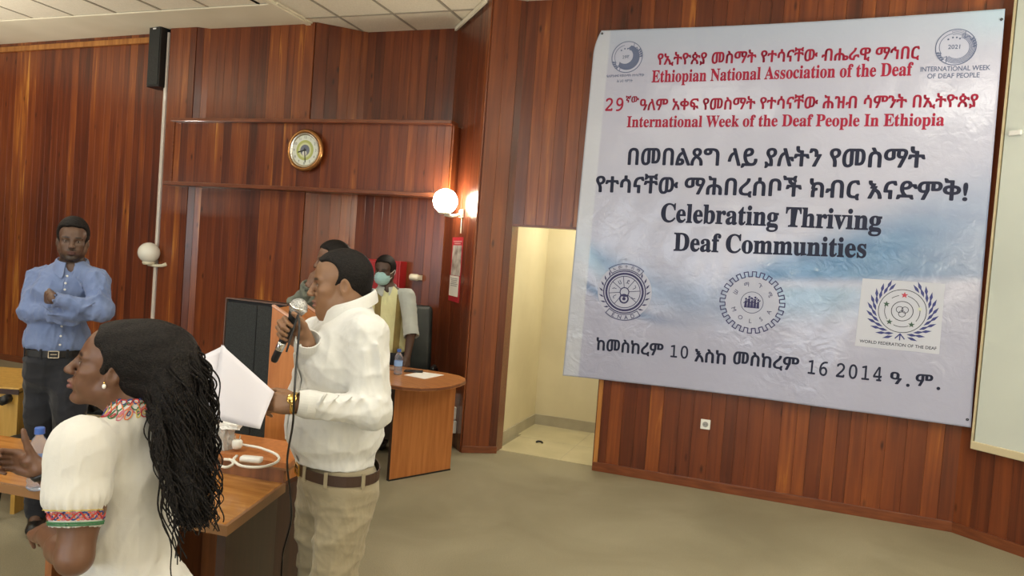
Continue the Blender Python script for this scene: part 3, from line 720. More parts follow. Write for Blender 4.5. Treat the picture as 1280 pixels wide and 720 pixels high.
# unlit globe lamp beside the pilaster
P = onY(188, 316, 6.02)
t = thing('wall_lamp', 'unlit white globe wall lamp on an arm beside the pale conduit', 'lamp', (P.x, 6.0, P.z))
b = BM(); bmesh.ops.create_uvsphere(b, u_segments=32, v_segments=20, radius=0.112); obj('globe', b, M_OPAL, t, smooth=True)
b = BM(); lathe(b, [(0.0, -0.13), (0.05, -0.13), (0.062, -0.112), (0.06, -0.098), (0, -0.098)], 20); obj('holder', b, M_CREAMPL, t, smooth=True)
b = BM(); tube(b, [(0, 0, -0.125), (0.07, 0.03, -0.135), (0.13, 0.06, -0.13), (0.165, 0.09, -0.11)], [0.018, 0.017, 0.018, 0.022], 10); obj('arm', b, M_CREAMPL, t, smooth=True)
b = BM(); lathe(b, [(0, 0), (0.045, 0), (0.045, 0.012), (0.03, 0.025), (0, 0.025)], 20, Matrix.Translation((0.165, 0.115, -0.105)) @ RY); obj('wall_plate', b, M_CREAMPL, t, smooth=True)

# lit globe lamp on the splayed face
P = onP(562, 257, DG0, DG1)
P = onP(581, 254, DG0, DG1)
t = thing('wall_lamp', 'lit white globe wall lamp glowing on the splayed boarded face', 'lamp')
place(t, DG0, DG1, P, 0.016)
b = BM(); bmesh.ops.create_uvsphere(b, u_segments=32, v_segments=20, radius=0.112, matrix=Matrix.Translation((0, -0.17, 0.0))); g = obj('globe', b, M_OPALON, t, smooth=True)
b = BM(); lathe(b, [(0, -0.12), (0.05, -0.12), (0.06, -0.100), (0, -0.10)], 20, Matrix.Translation((0, -0.17, 0))); obj('holder', b, M_CREAMPL, t, smooth=True)
b = BM(); tube(b, [(0, -0.17, -0.12), (0.01, -0.10, -0.13), (0.01, -0.01, -0.11)], 0.016, 10); obj('arm', b, M_CREAMPL, t, smooth=True)
boxo('wall_plate', (0.015, -0.012, -0.10), (0.10, 0.022, 0.075), M_CREAMPL, t, bev=0.006)
b = BM(); tube(b, [(0.015, -0.008, -0.13), (0.02, -0.008, -0.28)], 0.006, 6); obj('lamp_wire', b, M_CREAMPL, t)

def lit_lamp(P, rz, lab, pw):
    t = thing('wall_lamp', lab, 'lamp', P, rz)
    b = BM(); bmesh.ops.create_uvsphere(b, u_segments=24, v_segments=16, radius=0.108, matrix=Matrix.Translation((0, -0.17, 0.0))); obj('globe', b, M_OPALON2, t, smooth=True)
    b = BM(); tube(b, [(0, -0.17, -0.12), (0.01, -0.10, -0.13), (0.01, -0.01, -0.11)], 0.016, 10); obj('arm', b, M_CREAMPL, t, smooth=True)
    boxo('wall_plate', (0.015, -0.012, -0.10), (0.10, 0.022, 0.075), M_CREAMPL, t, bev=0.006)
for X_, nm in ((-7.1, 'rear wall left of the middle windows'), (-1.1, 'rear wall right of the middle windows'), (2.2, 'rear wall at its right end')): lit_lamp((X_, -5.96, 2.25), pi, 'lit globe wall lamp on the '+nm, 0)
for Y_, nm in ((-3.2, 'right side wall near the windows'), (0.6, 'right side wall nearer the screen')): lit_lamp((4.04, Y_, 2.25), -pi/2, 'lit globe wall lamp on the '+nm, 0)
for (ux, uy, pw), nm in zip(UPL, ('standing before the white screen', 'standing near the left boarded wall', 'standing in the middle of the hall')):  # bowls and poles of the added uplighters, all outside the frame
    t = thing('added_uplighter', 'unseen black uplighter added to brighten the ceiling, '+nm, 'lamp', (ux, uy, 0))
    b = BM(); lathe(b, [(0, 0), (0.15, 0), (0.15, 0.015), (0.02, 0.03), (0, 0.03)], 28); obj('base', b, M_BLACK, t, smooth=True)
    b = BM(); tube(b, [(0, 0, 0.02), (0, 0, 1.78)], 0.013, 10); obj('pole', b, M_BLACK, t, smooth=True)
    b = BM(); lathe(b, [(0, 1.76), (0.05, 1.77), (0.16, 1.83), (0.21, 1.91), (0.205, 1.912), (0.155, 1.835), (0.05, 1.78), (0, 1.775)], 32); obj('bowl', b, M_BLACK, t, smooth=True)
# hanging red calendar with photograph and printed sheet
P = onP(572, 337, DG0, DG1)
t = thing('wall_calendar', 'red narrow hanging poster with photo and white printed sheet below the lit lamp', 'poster')
place(t, DG0, DG1, P, 0.018)
M_RED = mat('poster_red', (0.42, 0.02, 0.035), 0.5)
boxo('backing', (0, 0, 0), (0.34, 0.004, 0.60), M_RED, t)
m = mat("poster_photo", (0.4, 0.38, 0.33), 0.3); noisy(m, (0.17, 0.14, 0.12), (0.62, 0.60, 0.54), 9, 3)
boxo('photo', (0.01, -0.004, 0.085), (0.28, 0.003, 0.28), m, t)
boxo('sheet', (-0.01, -0.005, -0.155), (0.28, 0.003, 0.19), mat('paper_white', (0.74, 0.72, 0.66), 0.6), t)
for k in range(5): boxo('print_line', (-0.012+0.003*(k % 2), -0.0075, -0.085-0.017*k), (0.23-0.03*(k % 3), 0.001, 0.006), mat('print_grey', (0.25, 0.25, 0.25), 0.6) if k == 0 else bpy.data.materials['print_grey'], t)
boxo('title_band', (0.01, -0.0045, 0.262), (0.26, 0.001, 0.010), mat('title_pale', (0.65, 0.35, 0.33), 0.6), t)
boxo('title_band', (0.01, -0.0045, 0.242), (0.19, 0.001, 0.008), bpy.data.materials['title_pale'], t)

# red cabinet in the niche
t = thing('fire_hose_cabinet', 'red fire hose cabinet on the niche wall behind the masked man', 'cabinet', (-3.74, 6.50, 1.40))
M_RED2 = mat('cabinet_red', (0.30, 0.012, 0.014), 0.35)
boxo('case', (0, -0.06, 0), (0.50, 0.14, 0.44), M_RED2, t, bev=0.008)
boxo('door', (0, -0.135, 0), (0.46, 0.012, 0.40), M_RED2, t, bev=0.004)
b = BM(); lathe(b, [(0, 0), (0.014, 0.0), (0.011, 0.03), (0.004, 0.05), (0, 0.055)], 12, Matrix.Translation((-0.14, -0.143, -0.02))); obj('flame_mark', b, mat('mark_pale', (0.7, 0.45, 0.42), 0.5), t)
t = thing('alarm_sounder', 'small cream cylindrical fitting on the wall right of the red cabinet', 'alarm', (-3.36, 6.50, 1.47))
b = BM(); lathe(b, [(0, 0), (0.028, 0), (0.034, 0.008), (0.034, 0.08), (0.022, 0.10), (0, 0.10)], 20, Matrix.Rotation(pi/2, 4, 'Y') @ Matrix.Translation((0, 0, -0.05))); q = obj('body', b, M_CREAMPL, t, smooth=True); q.location = (0, -0.06, 0)
boxo('mount', (0.03, -0.02, 0), (0.05, 0.05, 0.05), M_CREAMPL, t)

# socket in the back wall
P = onY(882, 530, 5.93)
t = thing('wall_socket', 'small white wall socket in the boards below the banner', 'socket', (P.x, 5.923, P.z))
boxo('plate', (0, -0.006, 0), (0.075, 0.014, 0.078), M_WHITE, t, bev=0.004)
b = BM(); lathe(b, [(0, 0.0), (0.022, 0.0), (0.022, 0.002), (0, 0.002)], 20, Matrix.Translation((0, -0.013, 0)) @ RY); obj('socket_recess', b, mat('socket_grey', (0.3, 0.3, 0.3), 0.5), t)
for dx in (-0.009, 0.009):
    b = BM(); lathe(b, [(0, 0), (0.003, 0), (0.003, 0.001), (0, 0.001)], 8, Matrix.Translation((dx, -0.0155, 0)) @ RY); obj('pin_hole', b, M_BLACK, t)
# trunk boxes low on the splayed face
for i, (px, py, hh, lab) in enumerate(((569, 499, 0.085, 'topmost small white socket box low beside the column, half behind the desk'), (570, 515, 0.11, 'middle white socket box low beside the column, right of the desk'), (570, 532, 0.11, 'lowest white socket box beside the column, right of the desk'))):
    P = onP(px, py, DG0, DG1); t = thing('socket_box', lab, 'socket', (0, 0, 0), 0, 'white socket boxes by the column')
    place(t, DG0, DG1, P, 0.016)
    boxo('box', (0, -0.03, 0), (0.13 if i else 0.08, 0.06, hh), M_WHITE, t, bev=0.006)
    b = BM(); lathe(b, [(0, 0), (0.02, 0), (0.02, 0.002), (0, 0.002)], 16, Matrix.Translation((0, -0.061, 0)) @ RY); obj('socket_recess', b, bpy.data.materials['socket_grey'], t)

# projection screen on the right wall
a = atan2(WH1[1]-WH0[1], WH1[0]-WH0[0])
t = thing('projection_screen', 'tall white board with cream frame on the wall right of the banner', 'screen')
place(t, WH0, WH1, onP(1219, 555, WH0, WH1), 0.018)
W_, H_ = 2.6, 3.30
M_SCREEN = noisy(mat('screen_white', (0.62, 0.66, 0.62), 0.5), (0.56, 0.61, 0.57), (0.62, 0.67, 0.62), 1.2)
boxo('panel', (W_/2+0.01, -0.02, H_/2), (W_-0.02, 0.03, H_), M_SCREEN, t)
M_CFR = mat('cream_frame', (0.60, 0.52, 0.34), 0.5)
boxo('bottom_rail', (W_/2, -0.025, 0.0), (W_, 0.045, 0.055), M_CFR, t, bev=0.006)
boxo('side_rail', (0.004, -0.022, H_/2), (0.012, 0.036, H_), M_CFR, t)
q = onP(1275, 168, WH0, WH1); L_ = (Vector((q.x, q.y))-Vector((t.location.x, t.location.y))).length
b = BM(); bx(b, (L_, -0.05, q.z-t.location.z), (0.08, 0.02, 0.035), bev=0.008); obj('pull_tab', b, M_WHITE, t)

# small black stops on the passage floor
for px, py, lab in ((659, 532, 'small black stub on the passage floor in its far corner'), (674, 554, 'small dark hook shaped piece lying mid floor in the passage')):
    P = onZ(px, py, 0.004); b = BM()
    tube(b, [(-0.03, 0, 0.006), (-0.02, 0.02, 0.012), (0.01, 0.025, 0.012), (0.03, 0.005, 0.008)], 0.009, 8); o = obj('door_stop', b, M_BLACK, smooth=True); o.location = P; tag(o, lab, 'door stop')

# ------------------------------------------------------------------ furniture
def lam(name, c1, c2, rough=0.3, st=(1, 14, 1), sc=3):
    m = mat(name, c1, rough, coat=0.2); return noisy(m, c1, c2, sc, 4, stretch=st, bump=0.02)
M_DESK = lam('cherry_laminate', (0.34, 0.115, 0.030), (0.46, 0.175, 0.050), 0.32, (12, 12, 0.8))
M_DESKTOP = lam('cherry_desktop', (0.40, 0.155, 0.05), (0.52, 0.22, 0.075), 0.28, (2, 16, 1))
M_DKWOOD = lam('dark_wood', (0.022, 0.008, 0.005), (0.038, 0.013, 0.007), 0.45, (10, 10, 0.8))
M_GOLDWOOD = lam('golden_wood_top', (0.34, 0.145, 0.032), (0.47, 0.22, 0.055), 0.22, (2, 14, 1))
M_MIDWOOD = lam('brown_wood', (0.15, 0.055, 0.020), (0.24, 0.09, 0.032), 0.3, (10, 10, 0.8))

# desk on the right (rounded end), end panel measured on the floor
E0, E1 = Vector((-2.569, 4.725, 0)), Vector((-2.309, 5.241, 0))
vdir = (E1-E0).normalized(); udir = Vector((vdir.y, -vdir.x, 0)); c0 = (E0+E1)/2
t = thing('office_desk', 'cherry wood desk with rounded end, in front of the masked man', 'desk', c0, atan2(udir.y, udir.x))
# local x = outwards (right/front), local y = along the end panel
_w = [(-4.15, 4.72), (-2.62, 4.58), (-2.42, 4.57), (-2.30, 4.62), (-2.22, 4.72), (-2.175, 4.85), (-2.160, 5.00), (-2.175, 5.13), (-2.225, 5.24), (-2.31, 5.32), (-2.44, 5.365), (-2.62, 5.38), (-4.15, 5.38)]
_wi = Matrix.Rotation(-atan2(udir.y, udir.x), 3, 'Z')
ol = [tuple((_wi @ (Vector((x, y, 0))-c0)).xy) for x, y in _w]
b = BM(); prism(b, ol, 0.722, 0.75); obj('desktop', b, M_DESKTOP, t)
b = BM(); prism(b, [tuple((_wi @ (Vector((x+(0.003 if x > -3 else -0.003), y+(0.003 if y > 5 else -0.003), 0))-c0)).xy) for x, y in _w], 0.727, 0.745); obj('edge_band', b, mat('edge_brown', (0.17, 0.06, 0.025), 0.4), t)
boxo('end_panel', (0, 0, 0.366), (0.028, 0.58, 0.71), M_DESK, t)
_q = _wi @ (Vector((-4.0, 5.05, 0))-c0); _a = -atan2(udir.y, udir.x)
boxo('end_panel', (_q.x, _q.y, 0.366), (0.028, 0.56, 0.71), M_DESK, t, rz=_a)
_q = _wi @ (Vector((-3.22, 5.10, 0))-c0); boxo('modesty_panel', (_q.x, _q.y, 0.45), (1.50, 0.02, 0.50), M_DKWOOD, t, rz=_a)
boxo('panel_edging', (0.0, 0, 0.006), (0.032, 0.585, 0.012), M_BLACK, t)
boxo('panel_edging', (0.0, -0.291, 0.366), (0.030, 0.003, 0.71), M_DKWOOD, t)
DZ = 0.75
def bottle(name, lab, P, capm, h=0.22, r=0.032):
    t = thing(name, lab, 'bottle', P)
    s_ = h/0.22
    M_ = bpy.data.materials.get('bottle_plastic') or mat('bottle_plastic', (0.70, 0.78, 0.95), 0.08, trans=0.85, ior=1.2)
    prof = [(0, 0.0), (0.8*r, 0.0), (r, 0.008)]
    for k in range(6): z = 0.015+0.020*k; prof += [(r, z), (r*0.93, z+0.010)]
    prof += [(r, 0.14), (r*0.95, 0.155), (r*0.62, 0.18), (0.013, 0.190), (0.013, 0.203), (0, 0.203)]
    b = BM(); lathe(b, [(x, z*s_) for x, z in prof], 24); obj('bottle_body', b, M_, t, smooth=True)
    b = BM(); lathe(b, [(0, 0.198), (0.0165, 0.198), (0.0165, 0.218), (0.0145, 0.221), (0, 0.221)], 20, Matrix.Diagonal((1, 1, s_, 1))); obj('cap', b, capm, t)
    b = BM(); lathe(b, [(r*1.01, 0.075), (r*1.015, 0.078), (r*1.015, 0.118), (r*1.01, 0.121)], 24, Matrix.Diagonal((1, 1, s_, 1))); obj('bottle_label', b, bpy.data.materials.get('bottle_label_blue') or mat('bottle_label_blue', (0.25, 0.42, 0.75), 0.4), t)
    return t
M_CAPB = mat('blue_cap', (0.05, 0.12, 0.42), 0.35)
bottle('water_bottle', 'small clear water bottle on the rounded desk beside the masked man', onZ(497, 468, DZ), M_CAPB, 0.20, 0.033)
def sheet_on(name, lab, pts, z, m, cat='paper'):
    b = BM(); prism(b, [(p.x, p.y) for p in pts], z, z+0.002); o = obj(name, b, m); tag(o, lab, cat); return o
M_PAPER = mat('paper', (0.80, 0.79, 0.76), 0.6)
sheet_on('paper_sheet', 'white paper sheets lying on the rounded desk', [onZ(505, 469, DZ), onZ(531, 474, DZ), onZ(555, 469, DZ), onZ(527, 465, DZ)], DZ+0.001, M_PAPER)
P = onZ(517, 465, DZ); t = thing('mobile_phone', 'dark phone lying on the desk near the masked man hand', 'phone', (P.x, P.y, DZ+0.001), 0.4)
boxo('phone_body', (0, 0, 0.006), (0.15, 0.075, 0.010), M_BLACK, t, bev=0.004); boxo('phone_screen', (0, 0, 0.0115), (0.138, 0.066, 0.001), mat('phone_glass', (0.03, 0.03, 0.035), 0.08), t)
P = onZ(487, 462, DZ); b = BM(); bx(b, (0, 0, 0.01), (0.16, 0.10, 0.02), bev=0.004); o = obj('notebook', b, mat('notebook_cover', (0.3, 0.2, 0.14), 0.5)); o.location = (P.x, P.y, DZ+0.001); o.rotation_euler = (0, 0, 0.5); tag(o, 'small brown notebook on the desk behind the water bottle', 'notebook')

# high-backed office chair behind the desk
M_LEATH = noisy(mat('black_leather', (0.02, 0.024, 0.022), 0.45), (0.013, 0.017, 0.016), (0.024, 0.030, 0.028), 6, bump=0.1, bscale=90)
P = at(505, 420, 6.62)
t = thing('office_chair', 'high backed black office chair behind the rounded desk', 'chair', (P.x, P.y, 0), radians(20))
b = BM(); bx(b, (0, 0, 0), (0.50, 0.10, 0.74), bev=0.045); 
for v in b.verts:
    k = v.co.z/0.37; v.co.x *= 1-0.16*max(0, k)**2; v.co.y += 0.05*k*k
q = obj('backrest', b, M_LEATH, t, smooth=True); q.location = (0, 0.19, 0.86); q.rotation_euler = (radians(-8), 0, 0)
b = BM(); bx(b, (0, 0.02, 0.47), (0.50, 0.38, 0.11), bev=0.045); obj('seat', b, M_LEATH, t, smooth=True)
for sx in (-1, 1):
    b = BM(); tube(b, spline([(sx*0.27, 0.12, 0.45), (sx*0.31, 0.10, 0.60), (sx*0.30, 0.0, 0.68), (sx*0.29, -0.10, 0.67)]), 0.022, 8); obj('armrest', b, M_BLACK, t, smooth=True)
b = BM(); tube(b, [(0, 0, 0.08), (0, 0, 0.42)], 0.028, 12); obj('gas_column', b, M_DARKMET, t)
for k in range(5):
    a = 2*pi*k/5; b = BM(); tube(b, [(0, 0, 0.10), (0.28*cos(a), 0.28*sin(a), 0.065)], [0.028, 0.018], 8); l_ = obj('base_leg', b, M_BLACK, t)
    b = BM(); lathe(b, [(0, -0.02), (0.025, -0.02), (0.028, 0), (0.025, 0.02), (0, 0.02)], 12, Matrix.Translation((0.28*cos(a), 0.28*sin(a), 0.028)) @ Matrix.Rotation(a, 4, 'Z') @ RY); obj('castor', b, M_BLACK, l_)

# tall black loudspeaker and wooden lectern behind the speaking man
P0, P1 = at(283, 400, 4.25), at(333, 400, 4.12); ang = atan2(P1.y-P0.y, P1.x-P0.x)
t = thing('floor_loudspeaker', 'tall black cabinet standing behind the papers the speaking man holds', 'cabinet', (P0.x, P0.y, 0), ang)
b = BM(); HB = 1.36
bx(b, (0.23, 0.07, HB/2+0.01), (0.46, 0.14, HB-0.02), bev=0.006); obj('cabinet_body', b, M_BLACK, t)
b = BM(); bx(b, (0.23, -0.006, 0.70), (0.44, 0.012, 1.28), bev=0.003); obj('front_grille', b, M_GRILLE, t)
b = BM(); bx(b, (0.23, -0.006, HB+0.002), (0.46, 0.014, 0.007)); bx(b, (0.0, -0.006, HB/2), (0.006, 0.014, HB)); obj('edge_strip', b, mat('edge_highlight', (0.13, 0.085, 0.07), 0.4), t)  # highlight along the cabinet edges, put into the strip's colour
boxo('centre_seam', (0.245, -0.013, 0.70), (0.004, 0.003, 1.28), M_DARKMET, t)
for sx in (0.05, 0.41):
    b = BM(); bx(b, (sx, 0.07, 0.01), (0.05, 0.30, 0.02), bev=0.004); obj('foot', b, M_BLACK, t)

# lectern: two side boards with sloping heads, seen from its side
Q = at(346, 470, 3.72)
t = thing('lectern', 'wooden lectern with sloping side boards in front of the tall black cabinet', 'lectern', (Q.x, Q.y, 0), radians(19.8))
def side_board(x, nm='side_panel', m=M_DESK):
    b = BM(); a = [(-0.045, 0.0), (0.10, 0.0), (0.10, 1.29), (-0.045, 1.375)]
    p = [b.verts.new((q, 0, z)) for q, z in a]; r = [b.verts.new((q, 0.03, z)) for q, z in a]
    b.faces.new(p); b.faces.new(r[::-1])
    for k in range(4): b.faces.new((p[k], r[k], r[(k+1) % 4], p[(k+1) % 4]))
    bmesh.ops.recalc_face_normals(b, faces=b.faces); o = obj(nm, b, m, t); o.location = (x, 0, 0); return o
o = side_board(0.0); o = side_board(0.0); o.location = (0.0, 0.46, 0)
boxo('front_panel', (0.02, 0.245, 0.60), (0.025, 0.46, 1.15), M_DESK, t)
o = boxo('top_board', (0.026, 0.245, 1.322), (0.150, 0.44, 0.018), M_DESK, t, rot=Matrix.Rotation(radians(30.4), 3, 'Y'))
boxo('plinth', (0.03, 0.245, 0.03), (0.19, 0.50, 0.06), M_DKWOOD, t)
for yy in (0.001, 0.459):  # pale strips: light on the sloping edges put into colour
    o = boxo('lit_edge', (0.027, yy+0.015, 1.340), (0.172, 0.034, 0.008), mat('lit_edge_tone', (0.62, 0.36, 0.26), 0.3) if yy < .1 else bpy.data.materials['lit_edge_tone'], t, rot=Matrix.Rotation(radians(30.4), 3, 'Y'))

# the near desk (two levels), its right end beside the speaking man
R_far, R_near = onZ(354, 604, 0.75), onZ(283, 656, 0.75)
L_front = onZ(0, 602, 0.75); dd = R_near-L_front; ang = atan2(dd.y, dd.x)
_l = Matrix.Rotation(-ang, 3, 'Z') @ (R_far-R_near); Ld = _l.y; SK = _l.x      # the right end is cut slightly askew
t = thing('lectern_desk', 'long dark wooden desk with golden top and raised rear ledge, behind the woman', 'desk', (R_near.x, R_near.y, 0), ang)
# local: x to the right along the desk front, y away from the camera; right end at x=0
LX = -2.3
b = BM(); prism(b, [(LX, 0), (0, 0), (SK, Ld), (LX, Ld)], 0.720, 0.750); obj('desktop', b, M_GOLDWOOD, t)
b = BM(); bx(b, (LX/2, -0.006, 0.733), (-LX, 0.012, 0.034)); prism(b, [(0, -0.012), (0.012, -0.012), (SK+0.012, Ld), (SK, Ld)], 0.716, 0.751)
obj('top_edging', b, mat('worn_brown_edge', (0.22, 0.11, 0.045), 0.35), t)
b = BM(); prism(b, [(-0.055, 0.03), (-0.02, 0.03), (SK-0.02, Ld), (SK-0.02, Ld+0.30), (SK-0.055, Ld+0.30), (SK-0.055, Ld)], 0, 0.72); obj('end_panel', b, M_DKWOOD, t)
XL = (Matrix.Rotation(-ang, 3, 'Z') @ (onZ(52, 615, 0.75)-R_near)).x
boxo('end_panel', (XL, Ld/2, 0.36), (0.03, Ld-0.05, 0.72), M_MIDWOOD, t)
boxo('end_panel', (LX+0.05, Ld/2, 0.36), (0.03, Ld-0.05, 0.72), M_MIDWOOD, t)
boxo('modesty_panel', ((XL+SK)/2-0.03, Ld-0.03, 0.40), (SK-XL-0.07, 0.025, 0.62), M_MIDWOOD, t)
SL = -1.15
boxo('riser', ((SL+SK)/2, Ld+0.010, 0.783), (SK-SL, 0.02, 0.068), M_MIDWOOD, t)
_s = Matrix.Rotation(-ang, 3, 'Z') @ (onZ(369, 567, 0.83)-R_near); _q = Matrix.Rotation(-ang, 3, 'Z') @ (onZ(357, 583, 0.83)-R_near)
b = BM(); prism(b, [(SL, Ld-0.01), (_q.x, Ld-0.01), (_s.x, Ld+0.28), (SL, Ld+0.28)], 0.812, 0.834); obj('upper_shelf', b, M_DESK, t)
b = BM(); prism(b, [(SL, Ld-0.015), (_q.x+0.005, Ld-0.015), (_s.x+0.005, Ld+0.28), (SL, Ld+0.28)], 0.806, 0.813); obj('shelf_edging', b, bpy.data.materials['worn_brown_edge'], t)
boxo('divider', ((XL+SK)/2, Ld/2+0.05, 0.36), (0.025, Ld-0.12, 0.70), M_MIDWOOD, t)
TD = t
def deskp(x, y, z): return TD_M @ Vector((x, y, z))
TD_M = Matrix.Translation(t.location) @ Matrix.Rotation(ang, 4, 'Z')
P = onZ(46, 612, 0.75)
bottle('water_bottle', 'blue capped water bottle on the near desk beside the gesturing hand', (P.x, P.y, 0.752), M_CAPB, 0.225, 0.034)
# things on the upper shelf
SZ = 0.835
def onS(px, py): return onZ(px, py, SZ)
M_WCAB = mat('white_cable', (0.72, 0.72, 0.66), 0.4)
def cable(name, pts, r, m, lab, cat='cable', n=8, sub=8):
    b = BM(); tube(b, spline(pts, sub), r, n); o = obj(name, b, m, smooth=True); tag(o, lab, cat); return o
zz = SZ+0.006
pts = [onS(296, 572), onS(292, 578), onS(302, 586), onS(326, 588), onS(346, 582), onS(346, 574), onS(326, 566), onS(308, 563), onS(299, 562)]
t = thing('power_cable', 'white coiled cable with plug on the raised ledge of the near desk', 'cable', onS(310, 572))
o = obj('cord', (lambda b: (tube(b, spline([p+Vector((0, 0, 0.007+0.002*i)) for i, p in enumerate(pts)], 8), 0.0055, 8), b)[1])(BM()), M_WCAB, t, smooth=True); o.matrix_parent_inverse = Matrix.Translation(-onS(310, 572))
pts = [onS(274, 584), onS(283, 586), onS(291, 582), onS(289, 577), onS(280, 576)]
o = obj('cord', (lambda b: (tube(b, spline([p+Vector((0, 0, 0.006)) for p in pts], 8), 0.0055, 8), b)[1])(BM()), M_WCAB, t, smooth=True); o.matrix_parent_inverse = Matrix.Translation(-onS(310, 572))
P = onS(296, 564)-onS(310, 572)
b = BM(); lathe(b, [(0, 0), (0.016, 0), (0.021, 0.012), (0.021, 0.030), (0.015, 0.036), (0, 0.036)], 16, Matrix.Translation((P.x, P.y, 0.012))); pg = obj('plug', b, M_WCAB, t, smooth=True)
for dx in (-0.0095, 0.0095):
    b = BM(); tube(b, [(P.x+dx, P.y+dx*.3, 0.045), (P.x+dx, P.y+dx*.3, 0.068)], 0.0024, 8); obj('pin', b, M_CHROME, pg)
P = onS(314, 578)-onS(310, 572)
b = BM(); bx(b, (P.x, P.y, 0.013), (0.085, 0.04, 0.022), rz=0.3, bev=0.008); obj('adapter', b, M_WHITE, t, smooth=True)
P = onS(279, 561); t = thing('crumpled_packet', 'crumpled clear plastic packet standing on the desk ledge beside the white cable', 'packet', (P.x, P.y, SZ))
b = BM(); bx(b, (0, 0, 0.05), (0.055, 0.055, 0.10)); bmesh.ops.subdivide_edges(b, edges=b.edges[:], cuts=4, use_grid_fill=True)
r_ = random.Random(3)
for v in b.verts: v.co += Vector((r_.uniform(-1, 1), r_.uniform(-1, 1), r_.uniform(-.6, .6)))*0.008
obj('packet_body', b, mat('clear_plastic', (0.75, 0.78, 0.76), 0.18, trans=0.55, ior=1.3), t)
b = BM(); bx(b, (0.035, 0.0, 0.105), (0.07, 0.05, 0.022), rz=0.2); bmesh.ops.subdivide_edges(b, edges=b.edges[:], cuts=3, use_grid_fill=True)
for v in b.verts: v.co += Vector((r_.uniform(-1, 1), r_.uniform(-1, 1), r_.uniform(-1, 1)))*0.006
obj('folded_top', b, M_WHITE, t)
# cables on the floor by the near desk
cable('floor_cable', [onZ(340, 676, .012), onZ(352, 690, .006), onZ(362, 684, .006), onZ(352, 677, .006), onZ(350, 694, .006), onZ(372, 697, .006), onZ(380, 688, .006), onZ(366, 683, .008), onZ(352, 698, .006), onZ(372, 703, .006)], 0.005, M_BLACK, 'thin black cable looping on the floor by the near desk')

# yellow-topped desk at the far left edge
A0, A1 = onZ(0, 482, 0.75), onZ(27, 485, 0.75); dv = (A1-A0).normalized(); ang = atan2(dv.y, dv.x)+0.16
t = thing('side_desk', 'yellow wooden desk at the left edge behind the man in blue', 'desk', (A1.x, A1.y, 0), ang)
M_YEL = lam('yellow_laminate', (0.42, 0.24, 0.045), (0.52, 0.31, 0.07), 0.4, (12, 12, 1))
boxo('desktop', (-0.7, 0.28, 0.74), (1.4, 0.60, 0.022), M_YEL, t, bev=0.003)
boxo('edge_strip', (-0.7, -0.022, 0.728), (1.4, 0.004, 0.03), M_DKWOOD, t)
boxo('front_panel', (-0.7, 0.0, 0.50), (1.38, 0.02, 0.42), M_YEL, t)
boxo('kick_panel', (-0.7, 0.02, 0.26), (1.38, 0.02, 0.05), M_DKWOOD, t)
for x_ in (-0.02, -1.37): boxo('side_panel', (x_, 0.28, 0.36), (0.025, 0.56, 0.72), M_YEL, t)
# low black armchair behind the man in blue
P = at(82, 560, 4.36)
t = thing('visitor_chair', 'low black armchair standing behind the man in blue', 'chair', (P.x, P.y, 0), radians(19.8))
boxo('seat', (0, 0, 0.44), (0.46, 0.46, 0.07), M_LEATH, t, bev=0.025); boxo('backrest', (0, 0.24, 0.66), (0.40, 0.06, 0.26), M_LEATH, t, bev=0.025)
for sx in (-1, 1):
    b = BM(); tube(b, spline([(sx*0.25, 0.22, 0.42), (sx*0.26, 0.20, 0.66), (sx*0.26, 0.0, 0.70), (sx*0.26, -0.20, 0.68)]), 0.028, 8); obj('armrest', b, M_BLACK, t, smooth=True)
    for sy in (-1, 1):
        b = BM(); tube(b, [(sx*0.22, sy*0.2, 0.42), (sx*0.24, sy*0.24, 0.0)], 0.013, 8); obj('leg', b, M_DARKMET, t)
